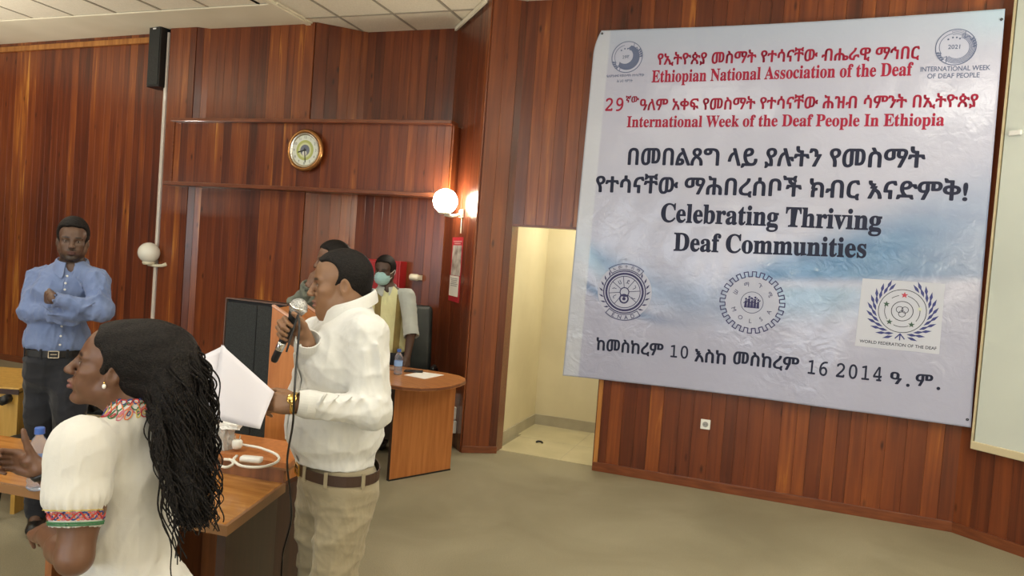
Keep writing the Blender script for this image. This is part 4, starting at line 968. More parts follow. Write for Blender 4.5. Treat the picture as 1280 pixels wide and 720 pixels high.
# ------------------------------------------------------------------ modelling of figures: blended volumes turned into one skin
class Vol:
    """a signed-distance volume on a grid, filled by blended primitives, meshed by surface nets"""
    def __init__(s, lo, hi, h):
        s.h = h; s.lo = np.array(lo, dtype=np.float32); s.n = np.ceil((np.array(hi)-np.array(lo))/h).astype(int)+1
        s.f = np.full(s.n, 0.05, dtype=np.float32)
    def _sub(s, lo, hi):
        a = np.maximum(0, np.floor((np.array(lo)-s.lo)/s.h).astype(int)); b = np.minimum(s.n, np.ceil((np.array(hi)-s.lo)/s.h).astype(int)+1)
        if (b <= a).any(): return None
        sl = tuple(slice(a[i], b[i]) for i in range(3))
        ax = [(s.lo[i]+s.h*np.arange(a[i], b[i])).astype(np.float32) for i in range(3)]
        return sl, ax[0][:, None, None], ax[1][None, :, None], ax[2][None, None, :]
    def _put(s, sl, d, k, op):
        f = s.f[sl]
        if op == 'add':
            if k > 0: hh = np.maximum(k-np.abs(f-d), 0)/k; s.f[sl] = np.minimum(f, d)-hh*hh*k*0.25
            else: s.f[sl] = np.minimum(f, d)
        elif op == 'sub':
            d = -d
            if k > 0: hh = np.maximum(k-np.abs(f-d), 0)/k; s.f[sl] = np.maximum(f, d)+hh*hh*k*0.25
            else: s.f[sl] = np.maximum(f, d)
    def ell(s, c, r, R=None, k=0.02, op='add'):
        """ellipsoid; R's columns are its axes"""
        c = np.array(c); r = np.array(r, dtype=float); m = r.max()+k+3*s.h
        if R is not None: RR = np.array(R); ext = np.abs(RR) @ (r+k+3*s.h)
        else: RR = None; ext = r+k+3*s.h
        q = s._sub(c-ext, c+ext)
        if q is None: return s
        sl, X, Y, Z = q; X = X-c[0]; Y = Y-c[1]; Z = Z-c[2]
        if RR is not None: a = X*RR[0, 0]+Y*RR[1, 0]+Z*RR[2, 0]; b = X*RR[0, 1]+Y*RR[1, 1]+Z*RR[2, 1]; e = X*RR[0, 2]+Y*RR[1, 2]+Z*RR[2, 2]
        else: a, b, e = X, Y, Z
        k0 = np.sqrt((a/r[0])**2+(b/r[1])**2+(e/r[2])**2)+1e-6
        k1 = np.sqrt((a/r[0]**2)**2+(b/r[1]**2)**2+(e/r[2]**2)**2)+1e-6
        s._put(sl, (k0*(k0-1)/k1).astype(np.float32), k, op); return s
    def cap(s, a, b, ra, rb=None, k=0.02, op='add', flat=None, fr=1.0):
        """tapered capsule; flat = direction in which it is fr times as thick"""
        rb = ra if rb is None else rb; a = np.array(a, dtype=float); b = np.array(b, dtype=float); m = max(ra, rb)*max(1, fr)+k+3*s.h
        q = s._sub(np.minimum(a, b)-m, np.maximum(a, b)+m)
        if q is None: return s
        sl, X, Y, Z = q; ab = b-a; L2 = max(1e-9, ab@ab); X = X-a[0]; Y = Y-a[1]; Z = Z-a[2]
        t = np.clip((X*ab[0]+Y*ab[1]+Z*ab[2])/L2, 0, 1)
        X = X-t*ab[0]; Y = Y-t*ab[1]; Z = Z-t*ab[2]; r = ra+(rb-ra)*t
        if flat is not None:
            fl = np.array(flat, dtype=float); fl /= np.linalg.norm(fl); w = X*fl[0]+Y*fl[1]+Z*fl[2]; g = w*(1/fr-1)
            X = X+g*fl[0]; Y = Y+g*fl[1]; Z = Z+g*fl[2]
            d = np.sqrt(X*X+Y*Y+Z*Z)-r
            if fr < 1: d = d*fr if fr > 0.6 else d*0.6
        else: d = np.sqrt(X*X+Y*Y+Z*Z)-r
        s._put(sl, d.astype(np.float32), k, op); return s
    def chain(s, pts, rs, k=0.02, op='add', **kw):
        for i in range(len(pts)-1): s.cap(pts[i], pts[i+1], rs[i], rs[i+1], k if i else k, op, **kw)
        return s
    def half(s, p, n, k=0.0):
        """keep only the side of the plane through p that n points away from"""
        n = np.array(n, dtype=float); n /= np.linalg.norm(n); q = s._sub(s.lo, s.lo+s.n*s.h)
        sl, X, Y, Z = q; d = ((X-p[0])*n[0]+(Y-p[1])*n[1]+(Z-p[2])*n[2]).astype(np.float32)
        f = s.f
        if k > 0: hh = np.maximum(k-np.abs(f-d), 0)/k; s.f = np.maximum(f, d)+hh*hh*k*0.25
        else: s.f = np.maximum(f, d)
        return s
    def mesh(s, name, disp=None):
        f = s.f; neg = f < 0; nx, ny, nz = f.shape
        cnt = np.zeros((nx-1, ny-1, nz-1), dtype=np.int8)
        for i in (0, 1):
            for j in (0, 1):
                for k in (0, 1): cnt += neg[i:nx-1+i, j:ny-1+j, k:nz-1+k]
        act = np.argwhere((cnt > 0) & (cnt < 8)); del cnt
        idx = np.full((nx-1, ny-1, nz-1), -1, dtype=np.int32); idx[act[:, 0], act[:, 1], act[:, 2]] = np.arange(len(act))
        P = np.zeros((len(act), 3)); W = np.zeros(len(act))
        cor = [(i, j, k) for i in (0, 1) for j in (0, 1) for k in (0, 1)]
        val = {c: f[act[:, 0]+c[0], act[:, 1]+c[1], act[:, 2]+c[2]].astype(float) for c in cor}
        for a in cor:
            for ax in range(3):
                if a[ax]: continue
                b = list(a); b[ax] = 1; b = tuple(b); va, vb = val[a], val[b]; m = (va < 0) != (vb < 0)
                t = np.where(m, va/np.where(m, va-vb, 1), 0)
                for q in range(3): P[:, q] += np.where(m, a[q]+(t if q == ax else 0), 0)
                W += m
        P = P/W[:, None]+act; V = P*s.h+s.lo
        # gradient for orientation and displacement
        Fs = []
        for ax in range(3):
            sl0 = [slice(None)]*3; sl1 = [slice(None)]*3; sl0[ax] = slice(0, -1); sl1[ax] = slice(1, None)
            ch = neg[tuple(sl0)] != neg[tuple(sl1)]; E = np.argwhere(ch)
            o1, o2 = [(1, 2), (2, 0), (0, 1)][ax]
            ok = (E[:, o1] > 0) & (E[:, o2] > 0) & (E[:, o1] < f.shape[o1]-1) & (E[:, o2] < f.shape[o2]-1); E = E[ok]
            sign = neg[E[:, 0], E[:, 1], E[:, 2]]
            def at_(d1, d2): e = E.copy(); e[:, o1] -= d1; e[:, o2] -= d2; return idx[e[:, 0], e[:, 1], e[:, 2]]
            q = np.stack([at_(1, 1), at_(0, 1), at_(0, 0), at_(1, 0)], 1)
            q[~sign] = q[~sign][:, ::-1]; Fs.append(q)
        F = np.vstack(Fs); F = F[(F >= 0).all(1)]
        if disp is not None:
            N = np.zeros_like(V); T = V[F]; nn = np.cross(T[:, 2]-T[:, 0], T[:, 3]-T[:, 1])
            for q in range(4): np.add.at(N, F[:, q], nn)
            N /= np.linalg.norm(N, axis=1)[:, None]+1e-9; V = V+N*disp(V, N)[:, None]
        me = bpy.data.meshes.new(name); me.vertices.add(len(V)); me.vertices.foreach_set('co', V.astype(np.float32).ravel())
        me.loops.add(F.size); me.loops.foreach_set('vertex_index', F.astype(np.int32).ravel())
        me.polygons.add(len(F)); me.polygons.foreach_set('loop_start', np.arange(0, F.size, 4, dtype=np.int32)); me.polygons.foreach_set('loop_total', np.full(len(F), 4, dtype=np.int32))
        me.update(calc_edges=True); me.validate()
        me.polygons.foreach_set('use_smooth', [True]*len(me.polygons))
        return me
def mesh_np(me):
    co = np.empty(len(me.vertices)*3, dtype=np.float32); me.vertices.foreach_get('co', co); return co.reshape(-1, 3)
def paint(me, fn, name='tone'):
    co = mesh_np(me); c = fn(co); c = np.hstack([c, np.ones((len(c), 1))]).astype(np.float32)
    ca = me.color_attributes.new(name, 'FLOAT_COLOR', 'POINT'); ca.data.foreach_set('color', c.ravel())
def smst(a, b, x): t = np.clip((x-a)/(b-a), 0, 1); return t*t*(3-2*t)
def folds(fr, amp, seed=0, stretch=(1, 1, 0.35)):
    """soft cloth folds as a displacement"""
    rg = np.random.RandomState(seed); K = []
    for i in range(7):
        d = rg.normal(size=3)*np.array(stretch); d /= np.linalg.norm(d); K.append((d*fr*(0.7+0.9*rg.rand()), rg.rand()*6.28))
    def f(V, N):
        o = np.zeros(len(V)); w = np.zeros(len(V))
        for i, (d, p) in enumerate(K):
            q = V@d+p+0.8*np.sin(V@(K[(i+2) % 7][0]*0.37)); o += (1-np.abs(np.sin(q)))**2-0.36
        return o*amp/2.0
    return f
def skin_mat(name, base, rough=0.42):
    m = mat(name, base, rough, spec=0.45, sss=0.06); nt = NT(m)
    vc = nt.n('ShaderNodeVertexColor', layer_name='tone'); tc = nt.n('ShaderNodeTexCoord')
    no = nt.n('ShaderNodeTexNoise', i_Scale=18.0, i_Detail=4.0); nt.l(tc.outputs['Object'], no.inputs['Vector'])
    mr = nt.n('ShaderNodeMapRange'); mr.inputs['To Min'].default_value = 0.86; mr.inputs['To Max'].default_value = 1.14; nt.l(no.outputs['Fac'], mr.inputs['Value'])
    sc = nt.n('ShaderNodeVectorMath', operation='SCALE'); nt.l(vc.outputs['Color'], sc.inputs[0]); nt.l(mr.outputs[0], sc.inputs['Scale']); nt.l(sc.outputs[0], nt.b.inputs['Base Color'])
    n2 = nt.n('ShaderNodeTexNoise', i_Scale=160.0, i_Detail=2.0); nt.l(tc.outputs['Object'], n2.inputs['Vector'])
    bp = nt.n('ShaderNodeBump', i_Strength=0.12, i_Distance=0.001); nt.l(n2.outputs['Fac'], bp.inputs['Height']); nt.l(bp.outputs[0], nt.b.inputs['Normal'])
    return m
def cloth_mat(name, c1, c2, rough=0.85, weave=700, bump=0.15, fold=0.0):
    m = mat(name, c1, rough, spec=0.25); m.node_tree.nodes['Principled BSDF'].inputs['Sheen Weight'].default_value = 0.15
    nt = NT(m); tc = nt.n('ShaderNodeTexCoord'); no = nt.n('ShaderNodeTexNoise', i_Scale=6.0, i_Detail=4.0); nt.l(tc.outputs['Object'], no.inputs['Vector'])
    r = ramp(nt, [(0.35, c1), (0.65, c2)]); nt.l(no.outputs['Fac'], r.inputs[0]); nt.l(r.outputs[0], nt.b.inputs['Base Color'])
    n3 = nt.n('ShaderNodeTexNoise', i_Scale=22.0, i_Detail=3.0, i_Distortion=1.5); nt.l(tc.outputs['Object'], n3.inputs['Vector'])
    b2 = nt.n('ShaderNodeBump', i_Strength=fold, i_Distance=0.01); nt.l(n3.outputs['Fac'], b2.inputs['Height'])
    n2 = nt.n('ShaderNodeTexNoise', i_Scale=weave*1.0, i_Detail=1.0); nt.l(tc.outputs['Object'], n2.inputs['Vector'])
    bp = nt.n('ShaderNodeBump', i_Strength=bump, i_Distance=0.0008); nt.l(n2.outputs['Fac'], bp.inputs['Height']); nt.l(b2.outputs[0], bp.inputs['Normal']); nt.l(bp.outputs[0], nt.b.inputs['Normal'])
    return m
def npv(v): return np.array([float(x) for x in v])
class Head:
    """local frame of a head: x forward, y left, z up; s scales a 0.235 m high head"""
    def __init__(s, c, fwd, up=(0, 0, 1), sc=1.0):
        f = npv(fwd); f /= np.linalg.norm(f); u = npv(up); u -= f*(u@f); u /= np.linalg.norm(u); l = np.cross(u, f)
        s.c = npv(c); s.R = np.stack([f, l, u], 1); s.s = sc
    def p(s, x, y, z): return s.c+s.R@(np.array([x, y, z])*s.s)
    def d(s, x, y, z): return s.R@np.array([x, y, z])
    def loc(s, V): return ((V-s.c)@s.R)/s.s
    def e(s, V, c, r, k=0.02, op='add', rot=None):
        R = s.R if rot is None else s.R@np.array(rot)
        V.ell(s.p(*c), np.array(r)*s.s, R, k*s.s, op)
    def q(s, V, a, b, ra, rb=None, k=0.02, op='add'): V.cap(s.p(*a), s.p(*b), ra*s.s, (ra if rb is None else rb)*s.s, k*s.s, op)
def head_shape(V, H, female=False, mouth_open=0.0, full=1.0):
    jw = 0.92 if female else 1.0; w = full
    H.e(V, (-0.012, 0, 0.040), (0.098, 0.077, 0.083), 0.0)
    H.e(V, (-0.045, 0, 0.015), (0.062, 0.066, 0.066), 0.02)
    H.e(V, (0.030, 0, 0.000), (0.056, 0.060*w, 0.078), 0.025)
    H.e(V, (0.040, 0, -0.048), (0.042, 0.046*w*jw, 0.052), 0.025)
    for sy in (-1, 1):
        H.q(V, (-0.010, sy*0.055*w, -0.050), (0.055, sy*0.020*jw, -0.094), 0.020*jw, 0.014, 0.025)
        H.q(V, (-0.012, sy*0.062*w, -0.015), (-0.010, sy*0.055*w, -0.052), 0.018, 0.020, 0.02)
        H.e(V, (0.052, sy*0.044*w, -0.020), (0.026, 0.020, 0.018), 0.02)           # cheekbone
        H.e(V, (0.050, sy*0.034*w, -0.052), (0.028, 0.020, 0.026), 0.02)           # cheek
        H.q(V, (0.080, sy*0.012, 0.021), (0.068, sy*0.046, 0.020), 0.010, 0.009, 0.012)    # brow
        H.e(V, (0.088, sy*0.031, 0.000), (0.014, 0.018, 0.011), 0.010, 'sub')      # eye socket
        H.e(V, (0.068, sy*0.031, 0.0005), (0.0135, 0.0165, 0.0135), 0.004)         # lids over the eye
        H.e(V, (0.099, sy*0.0125, -0.032), (0.011, 0.0075, 0.0085), 0.006)         # nostril wing
        H.e(V, (0.101, sy*0.0065, -0.0405), (0.005, 0.0035, 0.003), 0.002, 'sub')
        # ear
        yy = 0.076*max(1, w*0.98)
        H.e(V, (-0.012, sy*yy, -0.008), (0.0195, 0.0085, 0.033), 0.005, rot=Matrix.Rotation(sy*0.25, 3, 'Z') @ Matrix.Rotation(-0.12, 3, 'Y'))
        H.e(V, (-0.010, sy*(yy+0.008), -0.004), (0.010, 0.006, 0.018), 0.004, 'sub')
        H.e(V, (-0.001, sy*(yy+0.001), -0.012), (0.005, 0.005, 0.008), 0.004)
    H.q(V, (0.084, 0, 0.016), (0.106, 0, -0.026), 0.0075, 0.0105, 0.010)           # nose bridge to tip
    H.e(V, (0.108, 0, -0.031), (0.012, 0.0125, 0.0095), 0.006)
    H.e(V, (0.074, 0, -0.060), (0.022, 0.024, 0.020), 0.015)                       # muzzle
    mo = mouth_open
    H.e(V, (0.095, 0, -0.0585), (0.009, 0.019, 0.0065), 0.004)
    H.e(V, (0.093, 0, -0.0715-mo*0.5), (0.0095, 0.017, 0.0070), 0.004)
    if mo > 0: H.e(V, (0.103, 0, -0.0655-mo*0.2), (0.016, 0.016, 0.0022+mo*0.35), 0.002, 'sub')
    else: H.q(V, (0.108, -0.018, -0.0648), (0.108, 0.018, -0.0648), 0.0018, None, 0.003, 'sub')
    H.e(V, (0.068, 0, -0.100-mo*0.4), (0.020, 0.021, 0.016), 0.015)                # chin
def head_tone(H, base, lip, brow, hairish=None):
    base, lip, brow = np.array(base), np.array(lip), np.array(brow)
    def f(V):
        L = H.loc(V); x, y, z = L[:, 0], L[:, 1], L[:, 2]; c = np.tile(base, (len(V), 1))
        def mixin(m, col):
            nonlocal c; c = c*(1-m[:, None])+col*m[:, None]
        near = (x > 0.05)
        m = near*smst(1.15, 0.85, np.sqrt((y/0.021)**2+((z+0.0655)/0.0135)**2))*(x > 0.083); mixin(m, lip)
        if brow is not None:
            for sy in (-1, 1):
                yy = y*sy; m = near*smst(1.2, 0.7, np.sqrt(((yy-0.031)/0.020)**2+((z-0.0235+0.10*np.abs(yy-0.034))/0.0055)**2)); mixin(m*0.95, brow)
                m = near*smst(1.1, 0.9, np.sqrt(((yy-0.031)/0.0165)**2+((z-0.004+0.25*0)/0.0022)**2))*(x > 0.055); mixin(m*0.7, brow)
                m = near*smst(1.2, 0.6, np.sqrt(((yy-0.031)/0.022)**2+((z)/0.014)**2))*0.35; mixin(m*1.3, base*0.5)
        if hairish is not None:
            m = hairish(L); mixin(m, brow)
        return c
    return f
def eyes(H, parent, white=(0.55, 0.5, 0.45)):
    mw = bpy.data.materials.get('eye_white') or mat('eye_white', white, 0.25); mi = bpy.data.materials.get('eye_iris') or mat('eye_iris', (0.02, 0.010, 0.006), 0.1)
    for sy in (-1, 1):
        b = BM(); bmesh.ops.create_uvsphere(b, u_segments=16, v_segments=12, radius=1.0)
        for v in b.verts:
            v.co = Vector(H.p(0.0695+v.co.x*0.0132, sy*0.031+v.co.y*0.0120, 0.0+v.co.z*0.0052))
        e = obj('eye', b, mw, parent, smooth=True)
        b = BM(); bmesh.ops.create_uvsphere(b, u_segments=12, v_segments=8, radius=1.0)
        for v in b.verts: v.co = Vector(H.p(0.0800+v.co.x*0.0035, sy*0.031+v.co.y*0.0052, 0.0003+v.co.z*0.0048))
        obj('iris', b, mi, e, smooth=True)
def hand_shape(V, w, d, n, t, sc=1.0, curl=(0.4, 0.4, 0.4, 0.4), curl2=None, spread=0.06, thumb=None, k=0.006):
    """hand from the wrist w; d along the palm, n out of the palm side, t towards the thumb. curl in radians per joint"""
    w, d, n, t = npv(w), npv(d), npv(n), npv(t)
    d /= np.linalg.norm(d); n -= d*(n@d); n /= np.linalg.norm(n); t0 = t; t = np.cross(d, n); t = t if t@t0 > 0 else -t
    out = {}
    P = lambda a, b, c: w+(d*a+t*b+n*c)*sc
    # palm
    for y in (0.026, 0.009, -0.009, -0.026): V.cap(P(0.006, y*0.55, 0.0), P(0.084-abs(y-0.005)*0.25, y, 0.0), 0.0155*sc, 0.0125*sc, 0.012*sc)
    V.ell(P(0.035, 0.018, 0.008), (0.024*sc, 0.024*sc, 0.018*sc), None, 0.012*sc)
    V.cap(P(0.02, -0.022, 0.006), P(0.06, -0.026, 0.006), 0.013*sc, 0.011*sc, 0.012*sc)
    L = [(0.044, 0.026, 0.020), (0.048, 0.030, 0.021), (0.044, 0.028, 0.020), (0.034, 0.021, 0.018)]
    RR = [(0.0098, 0.0088, 0.0080, 0.0068), (0.0100, 0.0090, 0.0082, 0.0070), (0.0096, 0.0086, 0.0078, 0.0066), (0.0085, 0.0076, 0.0068, 0.0060)]
    ys = (0.0270, 0.0090, -0.0090, -0.0262); xs = (0.084, 0.088, 0.084, 0.076)
    tips = []
    for i in range(4):
        c1 = curl[i]; c2 = (curl2[i] if curl2 else c1*1.15); a = c1; p = P(xs[i], ys[i], 0.0); sp = (ys[i]/0.027)*spread
        for j in range(3):
            dr = d*cos(a)+n*sin(a)+t*sp*cos(a); dr /= np.linalg.norm(dr); q = p+dr*L[i][j]*sc
            V.cap(p, q, RR[i][j]*sc, RR[i][j+1]*sc, (k if j == 0 else 0.003)*sc); p = q; a += c2 if j == 0 else c2*0.8
        tips.append(p)
    # thumb: leaves the side of the palm near its base
    if thumb is None: thumb = [(0.85, 0.75, 0.35), (0.95, 0.35, 0.25), (0.98, 0.1, 0.2)]
    p = P(0.018, 0.020, 0.006)
    for j, (ln, r0, r1) in enumerate(((0.046, 0.0150, 0.0118), (0.034, 0.0112, 0.0098), (0.027, 0.0098, 0.0078))):
        v = thumb[j]; dr = d*v[0]+t*v[1]+n*v[2]; dr /= np.linalg.norm(dr); q = p+dr*ln*sc
        V.cap(p, q, r0*sc, r1*sc, (0.012 if j == 0 else 0.004)*sc); p = q
    tips.append(p); return tips
HAIR_M = mat('black_hair', (0.010, 0.009, 0.008), 0.55, spec=0.18)
noisy(HAIR_M, (0.004, 0.0035, 0.0035), (0.014, 0.011, 0.010), 120, 3, bump=0.9, bscale=260, dist=0.004)
FWD = CAMR @ Vector((0, 1, 0)); RGT = CAMR @ Vector((1, 0, 0)); FWD.z = 0; FWD.normalize(); RGT = Vector((FWD.y, -FWD.x, 0)); LFT = -RGT; BCK = -FWD
UP = Vector((0, 0, 1))
# ------------------------------------------------------------------ people
def V3(v): return Vector((float(v[0]), float(v[1]), float(v[2])))
def basis(f, l=None):
    f = npv(f); f[2] = 0; f /= np.linalg.norm(f); u = np.array([0, 0, 1.0]); l = np.cross(u, f); return f, l, u
def TB(f, l, u): return np.stack([f, l, u], 1)
def box_of(pts, m):
    P = np.array([npv(p) for p in pts]); return P.min(0)-m, P.max(0)+m
def shoe(V, ankle, f, l, k=0.02, s=1.0):
    a = npv(ankle); z0 = 0.0
    V.cap(a+np.array([0, 0, 0]), np.array([a[0], a[1], 0.06])-f*0.01, 0.048*s, 0.046*s, k)
    V.cap(np.array([a[0], a[1], 0.045])-f*0.03, np.array([a[0], a[1], 0.040])+f*0.13*s, 0.042*s, 0.036*s, k)
def person(name_label, P0, cat='person'):
    return thing('person', name_label, cat, (P0[0], P0[1], 0))
def under(o, root):
    o.parent = root; o.matrix_parent_inverse = Matrix.Translation(-root.location); return o
def put(nm, me, m, root, smooth=True):
    o = obj(nm, me, m); under(o, root); return o
def hair_cap(H, thick=0.007, hairline=0.045, h=0.005, nape=-0.060, temple=0.0, top=0.0):
    lo, hi = box_of([H.p(-.13, -.11, -.12), H.p(.13, .11, .17), H.p(.13, -.11, -.12), H.p(-.13, .11, .17), H.p(-.13, -.11, .17), H.p(-.13, .11, -.12), H.p(.13, -.11, .17), H.p(.13, .11, -.12)], 0.02)
    V = Vol(lo, hi, h); t = thick
    H.e(V, (-0.012, 0, 0.040+top*0.5), (0.098+t, 0.077+t, 0.083+t+top), 0.0)
    H.e(V, (-0.045, 0, 0.015), (0.062+t, 0.066+t, 0.066+t), 0.02)
    H.e(V, (-0.062, 0, -0.030), (0.034+t, 0.048+t*0.5, 0.040), 0.02)
    H.e(V, (0.105, 0, 0.0), (0.105-hairline, 0.105, 0.095), 0.006, 'sub')
    for sy in (-1, 1):
        H.e(V, (0.080-temple*0.5, sy*0.060, 0.040), (0.040+temple, 0.050, 0.048), 0.008, 'sub')
        H.e(V, (0.010, sy*0.095, -0.020), (0.030, 0.030, 0.034), 0.004, 'sub')
    V.half(H.p(-0.02, 0, nape), H.d(0.55, 0, -1), 0.004)
    return V
def jitter(amp, fr=400.0, seed=1):
    rg = np.random.RandomState(seed); K = rg.normal(size=(6, 3))*fr; ph = rg.rand(6)*6.3
    return lambda V, N: sum(np.sin(V@K[i]+ph[i]) for i in range(6))/6*amp
def collar(root, m, ring, out, h1=0.035, h2=0.03, open_i=None, thick=0.004):
    """folded shirt collar: ring = points round the neck, from one collar tip to the other; out = outward directions"""
    b = BM(); rows = []
    n = len(ring)
    for i, (p, o_) in enumerate(zip(ring, out)):
        p = V3(p); o_ = V3(o_).normalized(); e = i/(n-1); tip = abs(2*e-1)**4
        a = p; t_ = p+UP*h1+o_*0.002; q = t_+o_*0.010-UP*0.002; r = p+o_*(0.022+0.020*tip)-UP*(h2*0.45+0.045*tip)
        rows.append([b.verts.new(v) for v in (a, a*0.4+t_*0.6, t_, q, q*0.5+r*0.5+o_*0.002, r)])
    for x, y in zip(rows[:-1], rows[1:]):
        for k in range(5): b.faces.new((x[k], x[k+1], y[k+1], y[k]))
    me = bpy.data.meshes.new('collar'); b.to_mesh(me); b.free(); o = put('collar', me, m, root)
    s_ = o.modifiers.new('s', 'SUBSURF'); s_.levels = 1; s_.render_levels = 1
    s_ = o.modifiers.new('t', 'SOLIDIFY'); s_.thickness = thick; return o
def ringpts(c, f, l, rf, rl, a0, a1, n, tilt=0.0):
    """points round the neck: angle 0 = front, positive towards the left"""
    P = []; O = []
    for k in range(n):
        a = radians(a0+(a1-a0)*k/(n-1)); o_ = f*cos(a)+l*sin(a); P.append(npv(c)+f*cos(a)*rf+l*sin(a)*rl+np.array([0, 0, -tilt*cos(a)])); O.append(o_)
    return P, O
def buttons(root, pts, nrm, m, r=0.0055):
    for p in pts:
        b = BM(); lathe(b, [(0, 0), (r, 0), (r, 0.002), (r*0.6, 0.003), (0, 0.003)], 12, Matrix.Translation(V3(p)) @ V3(nrm).to_track_quat('Z', 'Y').to_matrix().to_4x4())
        me = bpy.data.meshes.new('button'); b.to_mesh(me); b.free(); put('button', me, m, root)
def surf(me): return BVHTree.FromPolygons([v.co for v in me.vertices], [tuple(p.vertices) for p in me.polygons])
def belt(root, Vf, z, half, m, name='belt', grow=0.006, h=0.006, zrange=None):
    pass

# ============================================================ the speaking man
SP_SK = (0.225, 0.120, 0.066)
D0 = 2.60
f, l, u = basis(LFT*0.86+BCK*0.50)
R_ = TB(f, l, u)
A = lambda x, y, D=D0: npv(at(x, y, D))
neck = A(437, 391); chest = A(431, 440); belly = A(423, 520); waist = A(421, 572); hip = A(420, 612)
shL, shR = A(459, 420, 2.46), A(398, 420, 2.74)
elL, wrL = A(464, 513, 2.40), A(382, 505, 2.32)
elR, wrR = A(384, 486, 2.66), A(385, 432, 2.49)
hiL, hiR = A(434, 612, 2.53), A(405, 612, 2.68); knL, knR = A(416, 730, 2.52), A(399, 730, 2.70); anL, anR = A(408, 872, 2.56), A(394, 866, 2.74)
anL[2] = anR[2] = 0.09
root = person('man in a white shirt and beige trousers speaking into a microphone with papers in hand', (waist[0], waist[1]))
HS = Head(A(426, 355), LFT*0.965+BCK*0.25-UP*0.10, UP, 1.0)
lo, hi = box_of([HS.p(0, 0, .13), anL, anR, elL, elR, wrL, wrR, A(325, 505, 2.3), A(342, 410, 2.45), anL+f*0.2-u*0.09, anR+f*0.2], 0.15)
lo[2] = 0
V = Vol(lo, hi, 0.0042)
head_shape(V, HS, mouth_open=0.004, full=1.06)
HS.e(V, (0.020, 0, -0.092), (0.062, 0.056, 0.034), 0.03); HS.e(V, (0.0, 0, -0.070), (0.055, 0.062, 0.040), 0.03)
V.cap(HS.p(-0.030, 0, -0.045), neck, 0.060, 0.066, 0.03); V.cap(HS.p(0.01, 0, -0.08), neck+f*0.02, 0.05, 0.055, 0.03)
V.ell(chest, (0.105, 0.165, 0.15), R_, 0.05); V.ell(belly, (0.145, 0.150, 0.14), R_, 0.05); V.ell(hip, (0.105, 0.145, 0.11), R_, 0.05)
V.cap(neck-u*0.045, shL, 0.036, 0.048, 0.02); V.cap(neck-u*0.045, shR, 0.036, 0.048, 0.02)
V.chain([shL, elL, wrL], [0.052, 0.038, 0.028], 0.02); V.chain([shR, elR, wrR], [0.052, 0.038, 0.028], 0.02)
V.chain([hiL, knL, anL], [0.075, 0.055, 0.040], 0.03); V.chain([hiR, knR, anR], [0.075, 0.055, 0.040], 0.03)
for an in (anL, anR): V.cap(an, an+f*0.12-u*0.05, 0.035, 0.028, 0.02)
# left hand holds the papers: thumb above, fingers beneath
dL = LFT*0.97+UP*0.02+BCK*0.10; nL = UP*-0.55+FWD*0.75
hand_shape(V, A(376, 505, 2.32), dL, nL, UP*0.8+BCK*0.5, 0.95, curl=(0.35, 0.4, 0.5, 0.6), curl2=(0.5, 0.6, 0.7, 0.8), spread=0.05, thumb=[(0.85, 0.50, 0.10), (0.97, 0.20, 0.12), (0.98, 0.02, 0.18)])
# right hand closed round the microphone, fingertips towards the camera
MH = A(373, 384, 2.45); MT = A(342, 452, 2.47); mdir = (MH-MT)/np.linalg.norm(MH-MT)
dR = npv(LFT*0.80+UP*0.56); tR = mdir
hand_shape(V, A(385, 430, 2.487), dR, BCK, tR, 1.04, curl=(1.05, 1.08, 1.10, 1.15), curl2=(1.30, 1.30, 1.30, 1.35), spread=0.02, thumb=[(0.55, 0.60, 0.55), (0.70, 0.45, 0.75), (0.85, 0.15, 0.50)], k=0.004)
me = V.mesh('body', disp=jitter(0.0002, 180))
paint(me, head_tone(HS, SP_SK, (0.20, 0.075, 0.060), (0.02, 0.013, 0.010)))
M_SKIN = skin_mat('skin', SP_SK)
body = put('body', me, M_SKIN, root)
under(eyes(HS, body) or body, root) if False else None
def hair_of(H, root, disp, **kw):
    V = hair_cap(H, **kw); me = V.mesh('hair', disp=disp); return put('hair', me, HAIR_M, root)
hair_of(HS, root, jitter(0.0009, 500, 2), thick=0.0065, hairline=0.018, temple=0.024, h=0.0035)
# shirt
V = Vol(lo, hi, 0.0055)
V.ell(chest, (0.128, 0.188, 0.155), R_, 0.06); V.ell(chest+f*0.02-u*0.06, (0.135, 0.175, 0.12), R_, 0.06); V.ell(belly+f*0.012, (0.172, 0.176, 0.135), R_, 0.07)
V.ell(waist-u*0.005, (0.136, 0.160, 0.05), R_, 0.05); V.ell(A(420, 546), (0.164, 0.170, 0.075), R_, 0.05)
V.cap(neck-u*0.008-f*0.01, shL-u*0.005, 0.060, 0.062, 0.05); V.cap(neck-u*0.008-f*0.01, shR-u*0.005, 0.060, 0.062, 0.05)
V.chain([shL, elL], [0.078, 0.066], 0.03); V.chain([elL, wrL-(wrL-elL)*0.02], [0.064, 0.043], 0.02)
V.chain([shR, elR], [0.078, 0.062], 0.03); V.chain([elR, wrR+(wrR-elR)*0.06], [0.062, 0.043], 0.02)
V.ell(elL+npv(RGT)*0.012-u*0.006, (0.052, 0.055, 0.050), None, 0.03)
